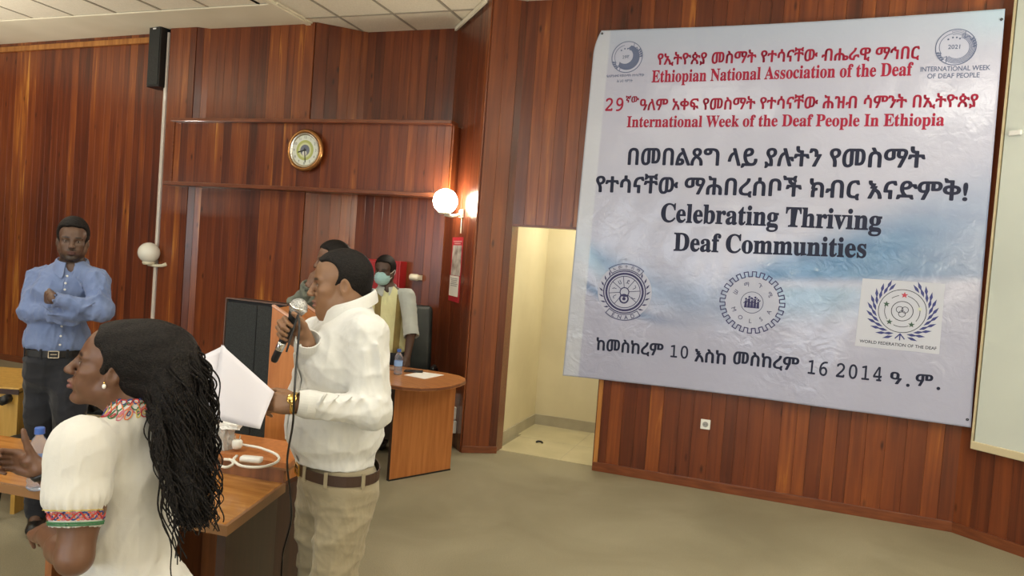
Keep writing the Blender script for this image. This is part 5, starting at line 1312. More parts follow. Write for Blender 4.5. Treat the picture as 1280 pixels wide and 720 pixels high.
# long folds on the sleeve and across the body
def fold(a, b, r=0.009, k=0.03): V.cap(a, b, r, r*0.7, k)
for (x0, y0, x1, y1, D) in ((462, 505, 440, 522, 2.345), (452, 498, 430, 518, 2.33), (440, 496, 418, 514, 2.315), (474, 500, 462, 528, 2.345), (424, 495, 404, 512, 2.30), (408, 492, 396, 510, 2.285)):
    fold(A(x0, y0, D), A(x1, y1, D), 0.007, 0.018)
for (x0, y0, x1, y1, D) in ((472, 432, 480, 500, 2.37), (455, 440, 462, 500, 2.37)):
    fold(A(x0, y0, D), A(x1, y1, D), 0.008, 0.03)
V.cap(neck-u*0.03, neck+u*0.010, 0.074, 0.068, 0.02)
V.cap(neck+u*0.072, neck+u*0.14, 0.068, 0.070, 0.004, 'sub')
V.cap(neck+u*0.03+f*0.07, neck+f*0.15-u*0.06, 0.026, 0.010, 0.012, 'sub')
V.cap(wrL, wrL+(wrL-elL)*0.2, 0.034, 0.034, 0.004, 'sub'); V.cap(wrR+(wrR-elR)*0.12, wrR+(wrR-elR)*0.3, 0.036, 0.036, 0.004, 'sub')
zb = waist[2]-0.012
q = V._sub(V.lo, V.lo+V.n*V.h); sl, X, Y, Z = q; V.f = np.maximum(V.f, (zb-Z)+0*X+0*Y).astype(np.float32)
fo = folds(24, 0.0065, 5); fo2 = folds(70, 0.0022, 8); nk = neck.copy()
me = V.mesh('shirt', disp=lambda P, N: (fo(P, N)+fo2(P, N))*smst(0.09, 0.20, np.linalg.norm(P-nk, axis=1)))
M_WSHIRT = cloth_mat('white_cotton', (0.58, 0.585, 0.57), (0.64, 0.645, 0.63), 0.8, fold=0.12)
shirt = put('shirt', me, M_WSHIRT, root)
P_, O_ = ringpts(neck+u*0.034-f*0.002, f, l, 0.076, 0.074, 16, 344, 30, tilt=0.034)
collar(root, M_WSHIRT, P_, O_, 0.026, 0.040)
sb = surf(me)
def cuff(root, w, e, m, r0, r1, ln=0.055, back=0.030):
    d_ = V3(w-e).normalized(); Q = Matrix.Translation(V3(w)-d_*back) @ d_.to_track_quat('Z', 'Y').to_matrix().to_4x4()
    b = BM(); lathe(b, [(r0-0.006, 0.002), (r0, 0), (r0+0.001, ln*0.5), (r1, ln), (r1-0.004, ln), (r1-0.006, ln*0.6), (r0-0.006, 0.002)], 32, Q)
    me = bpy.data.meshes.new('cuff'); b.to_mesh(me); b.free(); return put('cuff', me, m, root)
cuff(root, wrL, elL, M_WSHIRT, 0.046, 0.040); cuff(root, wrR, elR, M_WSHIRT, 0.047, 0.043, 0.055, 0.018)
# placket with buttons down the front
pts = []
for t_ in np.linspace(0, 1, 12):
    c_ = (neck+f*0.10-u*0.07)*(1-t_)+(waist+f*0.05)*t_; o_ = V3(c_+f*0.5); h_ = sb.ray_cast(o_, V3(-f), 0.8)
    if h_[0] is not None: pts.append(h_[0]+V3(f)*0.002)
b = BM(); rows = [[b.verts.new(p+V3(l)*s_*0.016) for s_ in (-1, 1)] for p in pts]
for x, y in zip(rows[:-1], rows[1:]): b.faces.new((x[0], y[0], y[1], x[1]))
me2 = bpy.data.meshes.new('placket'); b.to_mesh(me2); b.free(); o = put('placket', me2, M_WSHIRT, root); s_ = o.modifiers.new('t', 'SOLIDIFY'); s_.thickness = 0.004; s_.offset = 1
buttons(root, [p+V3(f)*0.004 for p in pts[1::2]], f, mat('shirt_button', (0.7, 0.7, 0.66), 0.3))
# trousers
V = Vol(lo, hi, 0.0055)
M_BEIGE = cloth_mat('beige_twill', (0.265, 0.225, 0.148), (0.310, 0.268, 0.182), 0.85, fold=0.2)
V.ell(hip+u*0.06, (0.132, 0.157, 0.085), R_, 0.03); V.ell(hip-f*0.01, (0.128, 0.165, 0.12), R_, 0.05)
V.chain([hiL, knL, anL+u*0.02], [0.108, 0.082, 0.066], 0.03); V.chain([hiR, knR, anR+u*0.02], [0.108, 0.082, 0.066], 0.03)
zt = waist[2]-0.008
q = V._sub(V.lo, V.lo+V.n*V.h); sl, X, Y, Z = q; V.f = np.maximum(np.maximum(V.f, (Z-zt)+0*X+0*Y), (0.035-Z)+0*X+0*Y).astype(np.float32)
for (x0, y0, x1, y1, D) in ((404, 598, 414, 632, 2.36), (414, 632, 424, 640, 2.36)): V.cap(A(x0, y0, D), A(x1, y1, D), 0.010, 0.004, 0.02, 'sub')
fo = folds(24, 0.009, 15, (0.5, 0.5, 1.2)); fo2 = folds(70, 0.003, 18)
wz = waist[2]
me = V.mesh('trousers', disp=lambda P, N: (fo(P, N)+fo2(P, N))*smst(0.05, 0.14, wz-P[:, 2])); tro = put('trousers', me, M_BEIGE, root)
def make_belt(root, c, f, l, rf, rl, hgt, m, metal, loops=None, loopm=None, th=0.004, tree=None):
    b = BM(); n = 60; R1 = []; R2 = []; sec = []
    def rad(a):
        o_ = f*cos(a)+l*sin(a); best = 0
        for dz in (-hgt/2, 0, hgt/2):
            h_ = tree.ray_cast(V3(c+o_*0.4+npv(UP)*dz), V3(-o_), 0.4)
            if h_[0] is not None: best = max(best, float(np.linalg.norm(npv(h_[0])-c-npv(UP)*dz)))
        return best or rf
    RA = [rad(2*pi*k/n) for k in range(n)]; RA = [max((RA[k-1]+RA[k]+RA[(k+1) % n])/3, RA[k])+0.001 for k in range(n)]
    def rat(a): k = (a % (2*pi))/(2*pi)*n; i = int(k) % n; return RA[i]+(RA[(i+1) % n]-RA[i])*(k-int(k))
    for k in range(n):
        a = 2*pi*k/n; on = f*cos(a)+l*sin(a); o_ = on*RA[k]
        sec.append([b.verts.new(V3(c+o_+on*e+u_*hgt/2)) for e, u_ in ((0, -npv(UP)), (th, -npv(UP)), (th, npv(UP)), (0, npv(UP)))])
    for k in range(n):
        x, y = sec[k], sec[(k+1) % n]
        for j in range(4): b.faces.new((x[j], x[(j+1) % 4], y[(j+1) % 4], y[j]))
    bmesh.ops.recalc_face_normals(b, faces=b.faces)
    me = bpy.data.meshes.new('belt'); b.to_mesh(me); b.free(); o = put('belt', me, m, root, True)
    ry = V3(f).to_track_quat('X', 'Z').to_matrix()
    b = BM(); 
    for (c_, s_) in (((0, 0, hgt*0.5), (0.006, 0.05, 0.005)), ((0, 0, -hgt*0.5), (0.006, 0.05, 0.005)), ((0, 0.024, 0), (0.006, 0.005, hgt)), ((0, -0.024, 0), (0.006, 0.005, hgt)), ((0, 0.0, 0), (0.004, 0.03, 0.004))):
        bx(b, c_, s_)
    bmesh.ops.transform(b, matrix=Matrix.Translation(V3(c+f*(RA[0]+th+0.004))) @ ry.to_4x4(), verts=b.verts)
    me = bpy.data.meshes.new('buckle'); b.to_mesh(me); b.free(); k_ = obj('buckle', me, metal); k_.parent = o
    for a in loops or ():
        a = radians(a); o_ = (f*cos(a)+l*sin(a))*(rat(a)+th+0.002)
        b = BM(); on = V3(o_).normalized(); bx(b, (0, 0, 0), (0.005, 0.013, hgt+0.018), bev=0.001)
        bmesh.ops.transform(b, matrix=Matrix.Translation(V3(c+o_)) @ on.to_track_quat('X', 'Z').to_matrix().to_4x4(), verts=b.verts)
        me = bpy.data.meshes.new('belt_loop'); b.to_mesh(me); b.free(); k_ = obj('belt_loop', me, loopm); k_.parent = o
    return o
M_BROWNL = mat('brown_leather', (0.045, 0.022, 0.014), 0.45)
make_belt(root, waist-u*0.030, f, l, 0.142, 0.166, 0.036, M_BROWNL, M_GOLD, (25, 62, 100, -30, -70), M_BEIGE, tree=surf(tro.data))
M_SHOE = mat('black_shoe_leather', (0.012, 0.011, 0.010), 0.3)
def shoes(root, ans, f, m=M_SHOE, s=1.0):
    for an in ans:
        V = Vol(*[x for x in box_of([an, an+f*0.2], 0.12)], 0.006); V.lo[2] = -0.02
        shoe(V, an, f, None, 0.02, s); V.half((0, 0, 0.001), (0, 0, -1)); put('shoe', V.mesh('shoe'), m, root)
shoes(root, (anL, anR), f)
under(eyes(HS, None) or body, root) if False else None
def add_eyes(H, root):
    before = set(bpy.data.objects); eyes(H, None)
    for o in bpy.data.objects:
        if o not in before and o.name.startswith('eye'): under(o, root)
add_eyes(HS, root)
SPK = root
# gold watch on the left wrist
wc = A(368, 504, 2.315); wd = npv(dL); wd /= np.linalg.norm(wd)
t = thing('wrist_watch', 'gold wrist watch on the left wrist of the speaking man', 'watch', V3(wc)); Q_ = V3(wd).to_track_quat('Z', 'Y').to_matrix().to_4x4()
b = BM(); lathe(b, [(0.0315, -0.008), (0.035, -0.008), (0.036, 0), (0.035, 0.008), (0.0315, 0.008), (0.0315, -0.008)], 32, Q_); obj('strap', b, M_GOLD, t, smooth=True)
cd = V3(BCK*0.8+UP*0.5).normalized()
b = BM(); lathe(b, [(0, 0), (0.016, 0), (0.017, 0.003), (0.015, 0.008), (0, 0.008)], 24, Matrix.Translation(cd*0.034) @ cd.to_track_quat('Z', 'Y').to_matrix().to_4x4()); obj('watch_case', b, M_GOLD, t, smooth=True)
# microphone, held: a thing of its own
t = thing('microphone', 'black hand microphone with silver mesh head held by the speaking man', 'microphone', V3(MT)); Q_ = V3(mdir).to_track_quat('Z', 'Y').to_matrix().to_4x4(); LM = float(np.linalg.norm(MH-MT))
b = BM(); lathe(b, [(0, 0), (0.010, 0), (0.0125, 0.008), (0.013, 0.05), (0.014, 0.09), (0.0165, LM-0.045), (0.0225, LM-0.028), (0.024, LM-0.018), (0, LM-0.018)], 24, Q_); obj('handle', b, M_BLACK, t, smooth=True)
b = BM(); lathe(b, [(0.0130, 0.044), (0.0142, 0.046), (0.0148, 0.072), (0.0135, 0.074)], 24, Q_); obj('silver_ring', b, M_CHROME, t, smooth=True)
m = mat('mesh_grille', (0.42, 0.43, 0.42), 0.35, metal=0.6); noisy(m, (0.20, 0.20, 0.20), (0.60, 0.61, 0.60), 260, 2, bump=0.8, bscale=500)
b = BM(); prof = [(0.0305*cos(radians(a)), LM+0.0305*sin(radians(a))*1.02) for a in range(-60, 91, 10)]; prof[-1] = (0, prof[-1][1]); lathe(b, [(0, prof[0][1])]+prof, 28, Q_); obj('mesh_head', b, m, t, smooth=True)
b = BM(); lathe(b, [(0.0300, LM-0.006), (0.0325, LM-0.004), (0.0325, LM+0.003), (0.0300, LM+0.005)], 28, Q_); obj('head_band', b, M_CHROME, t, smooth=True)
# its cable: from the tail in front of the shirt down to the floor
cp = [V3(MT)-V3(mdir)*0.0, at(338, 462, 2.42), at(345, 470, 2.36), at(362, 440, 2.30), at(375, 402, 2.33)]
cp = [V3(MT), at(341, 458, 2.46), at(345, 462, 2.40), at(358, 440, 2.36), at(371, 398, 2.385), at(373, 396, 2.375), at(374, 410, 2.35), at(371, 450, 2.33), at(368, 490, 2.25), at(366, 530, 2.30), at(359, 575, 2.36), at(362, 610, 2.44), at(364, 650, 2.46), at(354, 690, 2.62), at(352, 716, 2.75)]
e_ = cp[-1]; cp += [Vector((e_.x, e_.y, 0.008)), Vector((e_.x-0.15, e_.y+0.3, 0.006)), Vector((e_.x-0.5, e_.y+0.55, 0.006))]
b = BM(); tube(b, spline(cp[3:], 8), 0.0035, 6); o = obj('microphone_cable', b, M_BLACK, smooth=True); tag(o, 'thin black cable hanging from the hand microphone past the white shirt', 'cable')
# papers in the left hand
def paper(pts, lab, bulge=0.012, n=10):
    """sheet spanned by four corners, gently curved"""
    p = [V3(q) for q in pts]; nn = (p[1]-p[0]).cross(p[3]-p[0]).normalized(); vs = []; fs = []
    for j in range(n+1):
        for i in range(n+1):
            a, c = i/n, j/n; q = (p[0]*(1-a)+p[1]*a)*(1-c)+(p[3]*(1-a)+p[2]*a)*c; vs.append(q+nn*bulge*sin(pi*a)*(0.6+0.4*c)+nn*0.006*sin(3*c+2))
    for j in range(n):
        for i in range(n): k = j*(n+1)+i; fs.append((k, k+1, k+n+2, k+n+1))
    me = bpy.data.meshes.new('paper_sheet'); me.from_pydata(vs, [], fs); me.update(); o = obj('paper_sheet', me, M_SHEET, smooth=True); tag(o, lab, 'paper', 'papers in the speaking man hand')
    s_ = o.modifiers.new('t', 'SOLIDIFY'); s_.thickness = 0.0006
M_SHEET = mat('sheet_white', (0.62, 0.61, 0.68), 0.7)
paper([at(276, 430, 2.40), at(342, 489, 2.30), at(326, 537, 2.22), at(262, 522, 2.28)], 'front white paper sheet held by the speaking man')
paper([at(253, 444, 2.37), at(280, 431, 2.42), at(330, 500, 2.31), at(262, 521, 2.30)], 'rear white paper sheet fanned out to the left in the speaking man hand', 0.006)

# ============================================================ the woman in the white dress
D0 = 1.93
WO_SK = (0.130, 0.063, 0.037)
f, l, u = basis(LFT*0.76+FWD*0.65); R_ = TB(f, l, u)
A = lambda x, y, D=D0: npv(at(x, y, D))
neck = A(168, 512, 1.93); chest = A(160, 592, 1.93); waist = A(161, 672, 1.93); hip = A(157, 765, 1.93)
shL, shR = A(112, 566, 1.79), A(212, 572, 2.06)
elL, wrL = A(93, 698, 1.73), A(58, 668, 1.95)
elR, wrR = A(120, 662, 2.22), A(50, 586, 2.10)
root = person('woman in a white embroidered dress with long wavy black hair, gesturing', (waist[0], waist[1]))
HW = Head(A(144, 459), LFT*0.93+UP*0.20+BCK*0.34, UP+RGT*0.0, 0.97)
hz = [0.0]
anL, anR = hip-f*0.0+l*0.08, hip-l*0.08; anL = np.array([anL[0], anL[1], 0.09]); anR = np.array([anR[0], anR[1], 0.09])
lo, hi = box_of([HW.p(0, 0, .15), anL, anR, elL, wrL, elR, wrR, A(-25, 560, 2.1), A(-20, 660, 2.1), anL+f*0.15, anR-f*0.12], 0.19); lo[2] = 0
V = Vol(lo, hi, 0.004)
head_shape(V, HW, female=True, mouth_open=0.002, full=0.96)
V.cap(HW.p(-0.030, 0, -0.045), neck-u*0.0, 0.047, 0.052, 0.03); V.cap(HW.p(0.0, 0, -0.07), neck+f*0.01, 0.042, 0.048, 0.03)
V.ell(chest, (0.085, 0.130, 0.13), R_, 0.05); V.ell(waist, (0.078, 0.105, 0.12), R_, 0.05); V.ell(hip, (0.10, 0.14, 0.12), R_, 0.06)
V.cap(neck-u*0.03, shL, 0.034, 0.042, 0.03); V.cap(neck-u*0.03, shR, 0.034, 0.042, 0.03)
mid = elL*0.55+shL*0.45
V.chain([shL, mid, elL+u*0.004], [0.050, 0.050, 0.039], 0.02); V.chain([elL, elL*0.6+wrL*0.4, wrL], [0.039, 0.036, 0.025], 0.02)
V.chain([shR, elR, wrR], [0.050, 0.038, 0.026], 0.02)
V.chain([hip+l*0.07, hip*0.5+anL*0.5+l*0.01, anL], [0.08, 0.058, 0.034], 0.03); V.chain([hip-l*0.07, hip*0.5+anR*0.5-l*0.01, anR], [0.08, 0.058, 0.034], 0.03)
for an in (anL, anR): V.cap(an, an+f*0.11-u*0.05, 0.032, 0.026, 0.02)
# right hand raised: palm towards the camera, thumb up, fingers curled in
hand_shape(V, wrR, LFT*0.90+UP*0.22+FWD*0.05, BCK, UP, 0.92, curl=(0.75, 0.80, 0.85, 0.9), curl2=(1.05, 1.1, 1.1, 1.1), spread=0.05, thumb=[(0.55, 0.80, 0.25), (0.50, 0.85, 0.15), (0.45, 0.90, 0.05)])
# left hand low, ahead of her
hand_shape(V, wrL, (wrL-elL), -u*0.6+npv(RGT)*0.3, FWD*0.3+RGT*0.5, 0.90, curl=(0.4, 0.4, 0.45, 0.5))
me = V.mesh('body'); paint(me, head_tone(HW, WO_SK, (0.16, 0.060, 0.055), (0.012, 0.008, 0.007)))
put('body', me, skin_mat('skin_woman', WO_SK, 0.38), root); add_eyes(HW, root)
# dress
V = Vol(lo, hi, 0.005)
V.ell(chest, (0.106, 0.152, 0.145), R_, 0.05); V.ell(waist+u*0.02, (0.094, 0.122, 0.12), R_, 0.05); V.ell(chest-u*0.02+f*0.06, (0.07, 0.12, 0.07), R_, 0.04)
V.cap(neck-u*0.016-f*0.005, shL, 0.046, 0.050, 0.05); V.cap(neck-u*0.016-f*0.005, shR, 0.046, 0.050, 0.05)
V.cap(waist, hip, 0.10, 0.13, 0.05); V.ell(hip, (0.135, 0.178, 0.13), R_, 0.06); bt = hip.copy(); bt[2] = 0.18
V.cap(hip, bt, 0.155, 0.215, 0.05)
SLc = A(99, 585, 1.765)
V.ell(A(213, 600, 2.09), (0.080, 0.080, 0.105), None, 0.03)
V.ell(A(112, 560, 1.80), (0.060, 0.060, 0.060), None, 0.04)
V.cap(neck-u*0.03, neck+u*0.004, 0.066, 0.060, 0.03)
V.cap(neck+u*0.070, neck+u*0.18, 0.060, 0.06, 0.006, 'sub')
q = V._sub(V.lo, V.lo+V.n*V.h); sl, X, Y, Z = q; V.f = np.maximum(V.f, (0.16-Z)+0*X+0*Y).astype(np.float32)
# puff sleeve, gathered into a cuff: a piece of its own
lo3, hi3 = box_of([SLc, cu1_ := A(93, 652, 1.745)], 0.17); VS = Vol(lo3, hi3, 0.0045)
VS.ell(SLc, (0.076, 0.078, 0.112), None, 0.03); VS.ell(A(103, 556, 1.78), (0.072, 0.074, 0.072), None, 0.03); VS.ell(A(96, 618, 1.75), (0.070, 0.070, 0.056), None, 0.03)
cu0, cu1 = A(96, 636, 1.748), A(95, 652, 1.745)
dn = (elL-shL)/np.linalg.norm(elL-shL)
VS.half(cu0+dn*0.004, dn); VS.cap(cu0-dn*0.012, cu1, 0.0575, 0.0580, 0.008); VS.half(cu1+dn*0.012, dn); VS.cap(cu1-dn*0.01, cu1+dn*0.09, 0.0525, 0.0525, 0.003, 'sub')
fo = folds(18, 0.0065, 25); fo2 = folds(60, 0.0018, 28)
def puff(P, N):
    d = P-SLc; r = np.sqrt((d**2).sum(1)); a = np.arctan2(d[:, 1], d[:, 0]); z = (P[:, 2]-SLc[2])
    m = smst(0.15, 0.10, r)*smst(-0.02, -0.09, z); return m*0.0035*np.sin(a*26)
me = V.mesh('dress', disp=lambda P, N: fo(P, N)+fo2(P, N)); mes = VS.mesh('sleeve', disp=lambda P, N: fo2(P, N)+puff(P, N))
M_WDRESS = cloth_mat('white_handwoven_cotton', (0.56, 0.55, 0.52), (0.62, 0.61, 0.575), 0.85, weave=500, bump=0.3, fold=0.12)
dress = put('dress', me, M_WDRESS, root); sb = surf(me); put('sleeve', mes, M_WDRESS, root); sbs = surf(mes)
# embroidery: interlaced braid round the cuff, looped scrolls on the neckline
TH = [mat('thread_'+n_, c_, 0.6) for n_, c_ in (('red', (0.42, 0.035, 0.035)), ('orange', (0.62, 0.17, 0.05)), ('navy', (0.03, 0.045, 0.20)), ('green', (0.035, 0.15, 0.06)), ('yellow', (0.55, 0.42, 0.10)), ('pink', (0.5, 0.16, 0.22)))]
def stitch(P, m, r=0.0021, nm='embroidery', par=None):
    b = BM(); tube(b, P, r, 6); me = bpy.data.meshes.new(nm); b.to_mesh(me); b.free(); o = put(nm, me, m, root); return o
cc = cu1-dn*0.004
e1, e2, _z = frame_from(V3(dn)); 
def cuffpt(a, s_, e=0.002):
    o_ = e1*cos(a)+e2*sin(a); c_ = V3(cc+dn*s_); h_ = sbs.ray_cast(c_+o_*0.16, -o_, 0.2)
    return (h_[0] if h_[0] is not None and (h_[0]-c_).length > 0.05 else c_+o_*0.058)+o_*e
for ph, mm in ((0, 0), (pi, 1), (pi/2, 2), (3*pi/2, 5)):
    stitch([cuffpt(2*pi*k/150, -0.012+0.0085*sin(9*2*pi*k/150+ph), 0.002+0.0012*cos(9*2*pi*k/150*2+ph)) for k in range(151)], TH[mm], 0.0019)
stitch([cuffpt(2*pi*k/100, 0.004) for k in range(101)], TH[3], 0.0026); stitch([cuffpt(2*pi*k/100, 0.009) for k in range(101)], TH[3], 0.0020); stitch([cuffpt(2*pi*k/100, -0.025) for k in range(101)], TH[4], 0.0013)
def neckpt(a, s_, e=0.0015):
    """a: angle round the neck from the front, s_: distance out from the neck edge"""
    o_ = f*cos(a)+l*sin(a); p = V3(neck+o_*(0.052+s_)-u*(s_*0.95-0.050)); h_ = sb.find_nearest(p)
    return h_[0]+h_[1]*e
rg = random.Random(5)
for ring_i, (s0, amp, nn, mm) in enumerate(((0.012, 0.008, 13, 0), (0.012, 0.008, 13, 2), (0.024, 0.009, 11, 1), (0.024, 0.009, 11, 3), (0.034, 0.007, 12, 5))):
    ph = ring_i*pi*0.9
    stitch([neckpt(2*pi*k/200, s0+amp*sin(nn*2*pi*k/200+ph), 0.0015+0.001*cos(nn*2*pi*k/200*2+ph)) for k in range(201)], TH[mm], 0.0017)
for k in range(26):
    a0 = 2*pi*k/26; R0 = 0.0085; mm = TH[(k*2+k//3) % 6]
    stitch([neckpt(a0+R0*cos(t_)*1.0/0.10, 0.040+R0*sin(t_)) for t_ in [2*pi*q/14 for q in range(15)]], mm, 0.0016)
    stitch([neckpt(a0+0.0035*cos(t_)/0.10, 0.040+0.0035*sin(t_)) for t_ in [2*pi*q/8 for q in range(9)]], TH[(k+3) % 6], 0.0013)
# hair: a combed cap, a gathered mass and long wavy locks
lo2, hi2 = box_of([HW.p(.1, .1, .16), HW.p(-.12, -.1, -.1), A(285, 470, 1.95), A(250, 690, 1.85), A(190, 400, 2.0)], 0.13)
V = Vol(lo2, hi2, 0.006); t_ = 0.009
HW.e(V, (-0.012, 0, 0.042), (0.098+t_, 0.077+t_, 0.083+t_), 0.0); HW.e(V, (-0.045, 0, 0.015), (0.064+t_, 0.068+t_, 0.068+t_), 0.02)
HW.e(V, (0.120, 0, 0.005), (0.086, 0.105, 0.125), 0.006, 'sub')
for sy in (-1, 1):
    HW.e(V, (0.062, sy*0.085, 0.010), (0.040, 0.045, 0.060), 0.006, 'sub'); HW.e(V, (-0.002, sy*0.100, -0.015), (0.028, 0.034, 0.036), 0.004, 'sub')
mass = [((188, 436, 1.94), (0.083, 0.074)), ((208, 446, 1.94), (0.080, 0.080)), ((219, 490, 1.92), (0.068, 0.10)), ((227, 545, 1.90), (0.056, 0.10)), ((234, 595, 1.88), (0.044, 0.09)), ((241, 630, 1.86), (0.030, 0.06))]
V.ell(A(176, 474, 1.93), (0.050, 0.055, 0.060), None, 0.03)
for (c_, (r1, r2)) in mass: V.ell(A(*c_), (r1, r1, r2), None, 0.045)
rg = random.Random(11)
me = V.mesh('hair', disp=jitter(0.0035, 90, 4)); put('hair', me, HAIR_M, root)
hb = surf(me); b = BM(); rr = np.random.RandomState(3)
starts = [(HW.p(0.055, 0, 0.108)), HW.p(0.02, 0.06, 0.085), HW.p(-0.04, 0.07, 0.05), HW.p(-0.09, 0.03, 0.06), HW.p(-0.1, 0, 0.02), HW.p(-0.08, 0.05, -0.01)]
for i in range(420):
    a = rr.rand()*6.28; q = sqrt(rr.rand()); 
    sx, sy = cos(a)*q, sin(a)*q
    path = []
    offs = [(182, 424, 1.95, .04), (208, 440, 1.94, .072), (223, 478, 1.93, .076), (230, 525, 1.91, .070), (236, 575, 1.89, .058), (241, 618, 1.87, .046), (243, 655, 1.86, .036)]
    L_ = 3+int(rr.rand()*4.99); amp = 0.006+0.010*rr.rand(); fr = 0.42+0.30*rr.rand(); ph = rr.rand()*6.28; dx = rr.normal()*0.006
    base = [HW.p(-0.03, 0.03*sy, 0.10)] if rr.rand() < 0.3 else []
    for k, (x, y, D, r) in enumerate(offs[:L_+1]):
        c_ = A(x, y, D); p = c_+npv(RGT)*sx*r+npv(BCK)*sy*r+npv(UP)*rr.normal()*0.01; path.append(p)
    P = spline([V3(p) for p in base+path], 9); m_ = len(P); out = []
    for k, p in enumerate(P):
        t2 = k/m_; w_ = amp*smst(0.05, 0.4, t2)
        out.append(p+RGT*(w_*sin(fr*k+ph)+dx*t2*3)+BCK*(w_*0.8*cos(fr*k+ph)))
    r0 = 0.0022+0.0022*rr.rand(); tube(b, out, [r0*(1-0.6*k/m_) for k in range(m_)], 5, cap=False)
# a few loose curls lying over the back
for i in range(16):
    x0 = 186+rr.rand()*14; y0 = 505+rr.rand()*20; n_ = 26; out = []; am = 0.008+0.004*rr.rand(); ph = rr.rand()*6.3; ln = 90+rr.rand()*120
    for k in range(n_):
        t2 = k/(n_-1); x = x0+18*t2+14*t2*t2; y = y0+ln*t2; D = 1.80+0.015*rr.rand() if False else 1.815
        p = at(x, y, D); h_ = sb.ray_cast(p-FWD*0.25, FWD, 0.6); 
        if h_[0] is not None: p = h_[0]-FWD*0.006
        out.append(p+RGT*am*sin(t2*15+ph))
    tube(b, out, [0.0030*(1-0.5*k/n_) for k in range(n_)], 5, cap=False)
me = bpy.data.meshes.new('hair_locks'); b.to_mesh(me); b.free(); o = put('hair_locks', me, HAIR_M, root); o['kind'] = 'stuff'
# earring
ep = HW.p(0.004, 0.080, -0.040); t = thing('earring', 'small bright stud earring in the ear of the woman in white', 'earring', V3(ep))
b = BM(); bmesh.ops.create_uvsphere(b, u_segments=12, v_segments=8, radius=0.0050, matrix=Matrix.Diagonal((1, 1, 1.3, 1))); obj('stud', b, mat('pearl', (0.85, 0.82, 0.75), 0.15, coat=0.6), t, smooth=True)
b = BM(); bmesh.ops.create_uvsphere(b, u_segments=8, v_segments=6, radius=0.003, matrix=Matrix.Translation((0, 0, 0.009))); obj('setting', b, M_GOLD, t, smooth=True)
# black bracelet on the raised wrist
wd = V3(wrR-elR).normalized(); b = BM(); lathe(b, [(0.029, -0.008), (0.033, -0.008), (0.034, 0.0), (0.033, 0.008), (0.029, 0.008), (0.029, -0.008)], 28, Matrix.Translation(V3(wrR)-wd*0.012) @ wd.to_track_quat('Z', 'Y').to_matrix().to_4x4())
o = obj('wrist_band', b, M_BLACK, smooth=True); tag(o, 'black wrist band on the raised hand of the woman in white', 'bracelet')
shoes(root, (anL, anR), f, s=0.9)

# ============================================================ the man in blue, arms crossed
D0 = 4.0
f, l, u = basis(BCK*0.90+RGT*0.42); R_ = TB(f, l, u)
A = lambda x, y, D=D0: npv(at(x, y, D))
neck = A(90, 333, 4.03); chest = A(84, 368, 4.03); waist = A(72, 430, 4.03); hip = A(70, 462, 4.03)
shR, shL = A(49, 349, 4.06), A(121, 351, 3.99)
elR, elL = A(38, 390, 3.95), A(127, 389, 3.90)
wrR, wrL = A(93, 393, 3.86), A(66, 373, 3.80)
hiR, hiL = A(55, 475, 4.05), A(88, 475, 4.01); knR, knL = A(50, 562, 4.03), A(86, 562, 3.98); anR, anL = A(46, 650, 4.06), A(86, 650, 4.02); anL[2] = anR[2] = 0.09
root = person('man in a light blue shirt standing with arms crossed by the left wall', (waist[0], waist[1]))
HB_ = Head(A(91, 301, 4.0), BCK*0.88+RGT*0.50-UP*0.04, UP-LFT*0.02, 0.95)
BL_SK = (0.105, 0.058, 0.038)
lo, hi = box_of([HB_.p(0, 0, .15), anL, anR, elL, elR, wrL, anL+f*0.15], 0.15); lo[2] = 0
V = Vol(lo, hi, 0.0055)
head_shape(V, HB_, full=0.92)
V.cap(HB_.p(-0.025, 0, -0.05), neck, 0.055, 0.060, 0.03)
V.ell(chest, (0.095, 0.150, 0.14), R_, 0.05); V.ell(waist, (0.10, 0.130, 0.14), R_, 0.05); V.ell(hip, (0.095, 0.135, 0.10), R_, 0.05)
V.cap(neck, shL, 0.045, 0.045, 0.04); V.cap(neck, shR, 0.045, 0.045, 0.04)
V.chain([shL, elL, wrL], [0.048, 0.036, 0.026], 0.02); V.chain([shR, elR, wrR], [0.048, 0.036, 0.026], 0.02)
V.chain([hiL, knL, anL], [0.07, 0.052, 0.038], 0.03); V.chain([hiR, knR, anR], [0.07, 0.052, 0.038], 0.03)
for an in (anL, anR): V.cap(an, an+f*0.11-u*0.05, 0.032, 0.026, 0.02)
hand_shape(V, wrL, npv(LFT)*0.8+npv(FWD)*0.55, FWD, UP, 0.90, curl=(0.45, 0.5, 0.5, 0.55), spread=0.03, thumb=[(0.95, 0.35, 0.1), (0.97, 0.2, 0.2), (0.95, 0.05, 0.35)])
hand_shape(V, wrR, npv(RGT)*0.8+npv(FWD)*0.75, FWD, UP, 0.90, curl=(0.4, 0.4, 0.4, 0.4))
def beard(L):
    x, y, z = L[:, 0], L[:, 1], L[:, 2]
    m = smst(-0.072, -0.085, z)*(x > 0.0)*smst(-0.14, -0.12, z); m = np.maximum(m, smst(1.2, 0.9, np.sqrt((y/0.026)**2+((z+0.049)/0.005)**2))*(x > 0.085))
    return m*0.75*smst(0.11, 0.08, np.abs(y))
me = V.mesh('body'); paint(me, head_tone(HB_, BL_SK, (0.09, 0.042, 0.036), (0.012, 0.009, 0.008), beard)); put('body', me, skin_mat('skin_blue_shirt_man', BL_SK), root); add_eyes(HB_, root)
hair_of(HB_, root, jitter(0.0012, 400, 6), thick=0.008, hairline=0.030, temple=0.006, h=0.005, top=0.010)
V = Vol(lo, hi, 0.007)
V.ell(chest, (0.118, 0.180, 0.15), R_, 0.05); V.ell(waist+u*0.05, (0.125, 0.158, 0.12), R_, 0.06); V.ell(waist, (0.128, 0.160, 0.06), R_, 0.05)
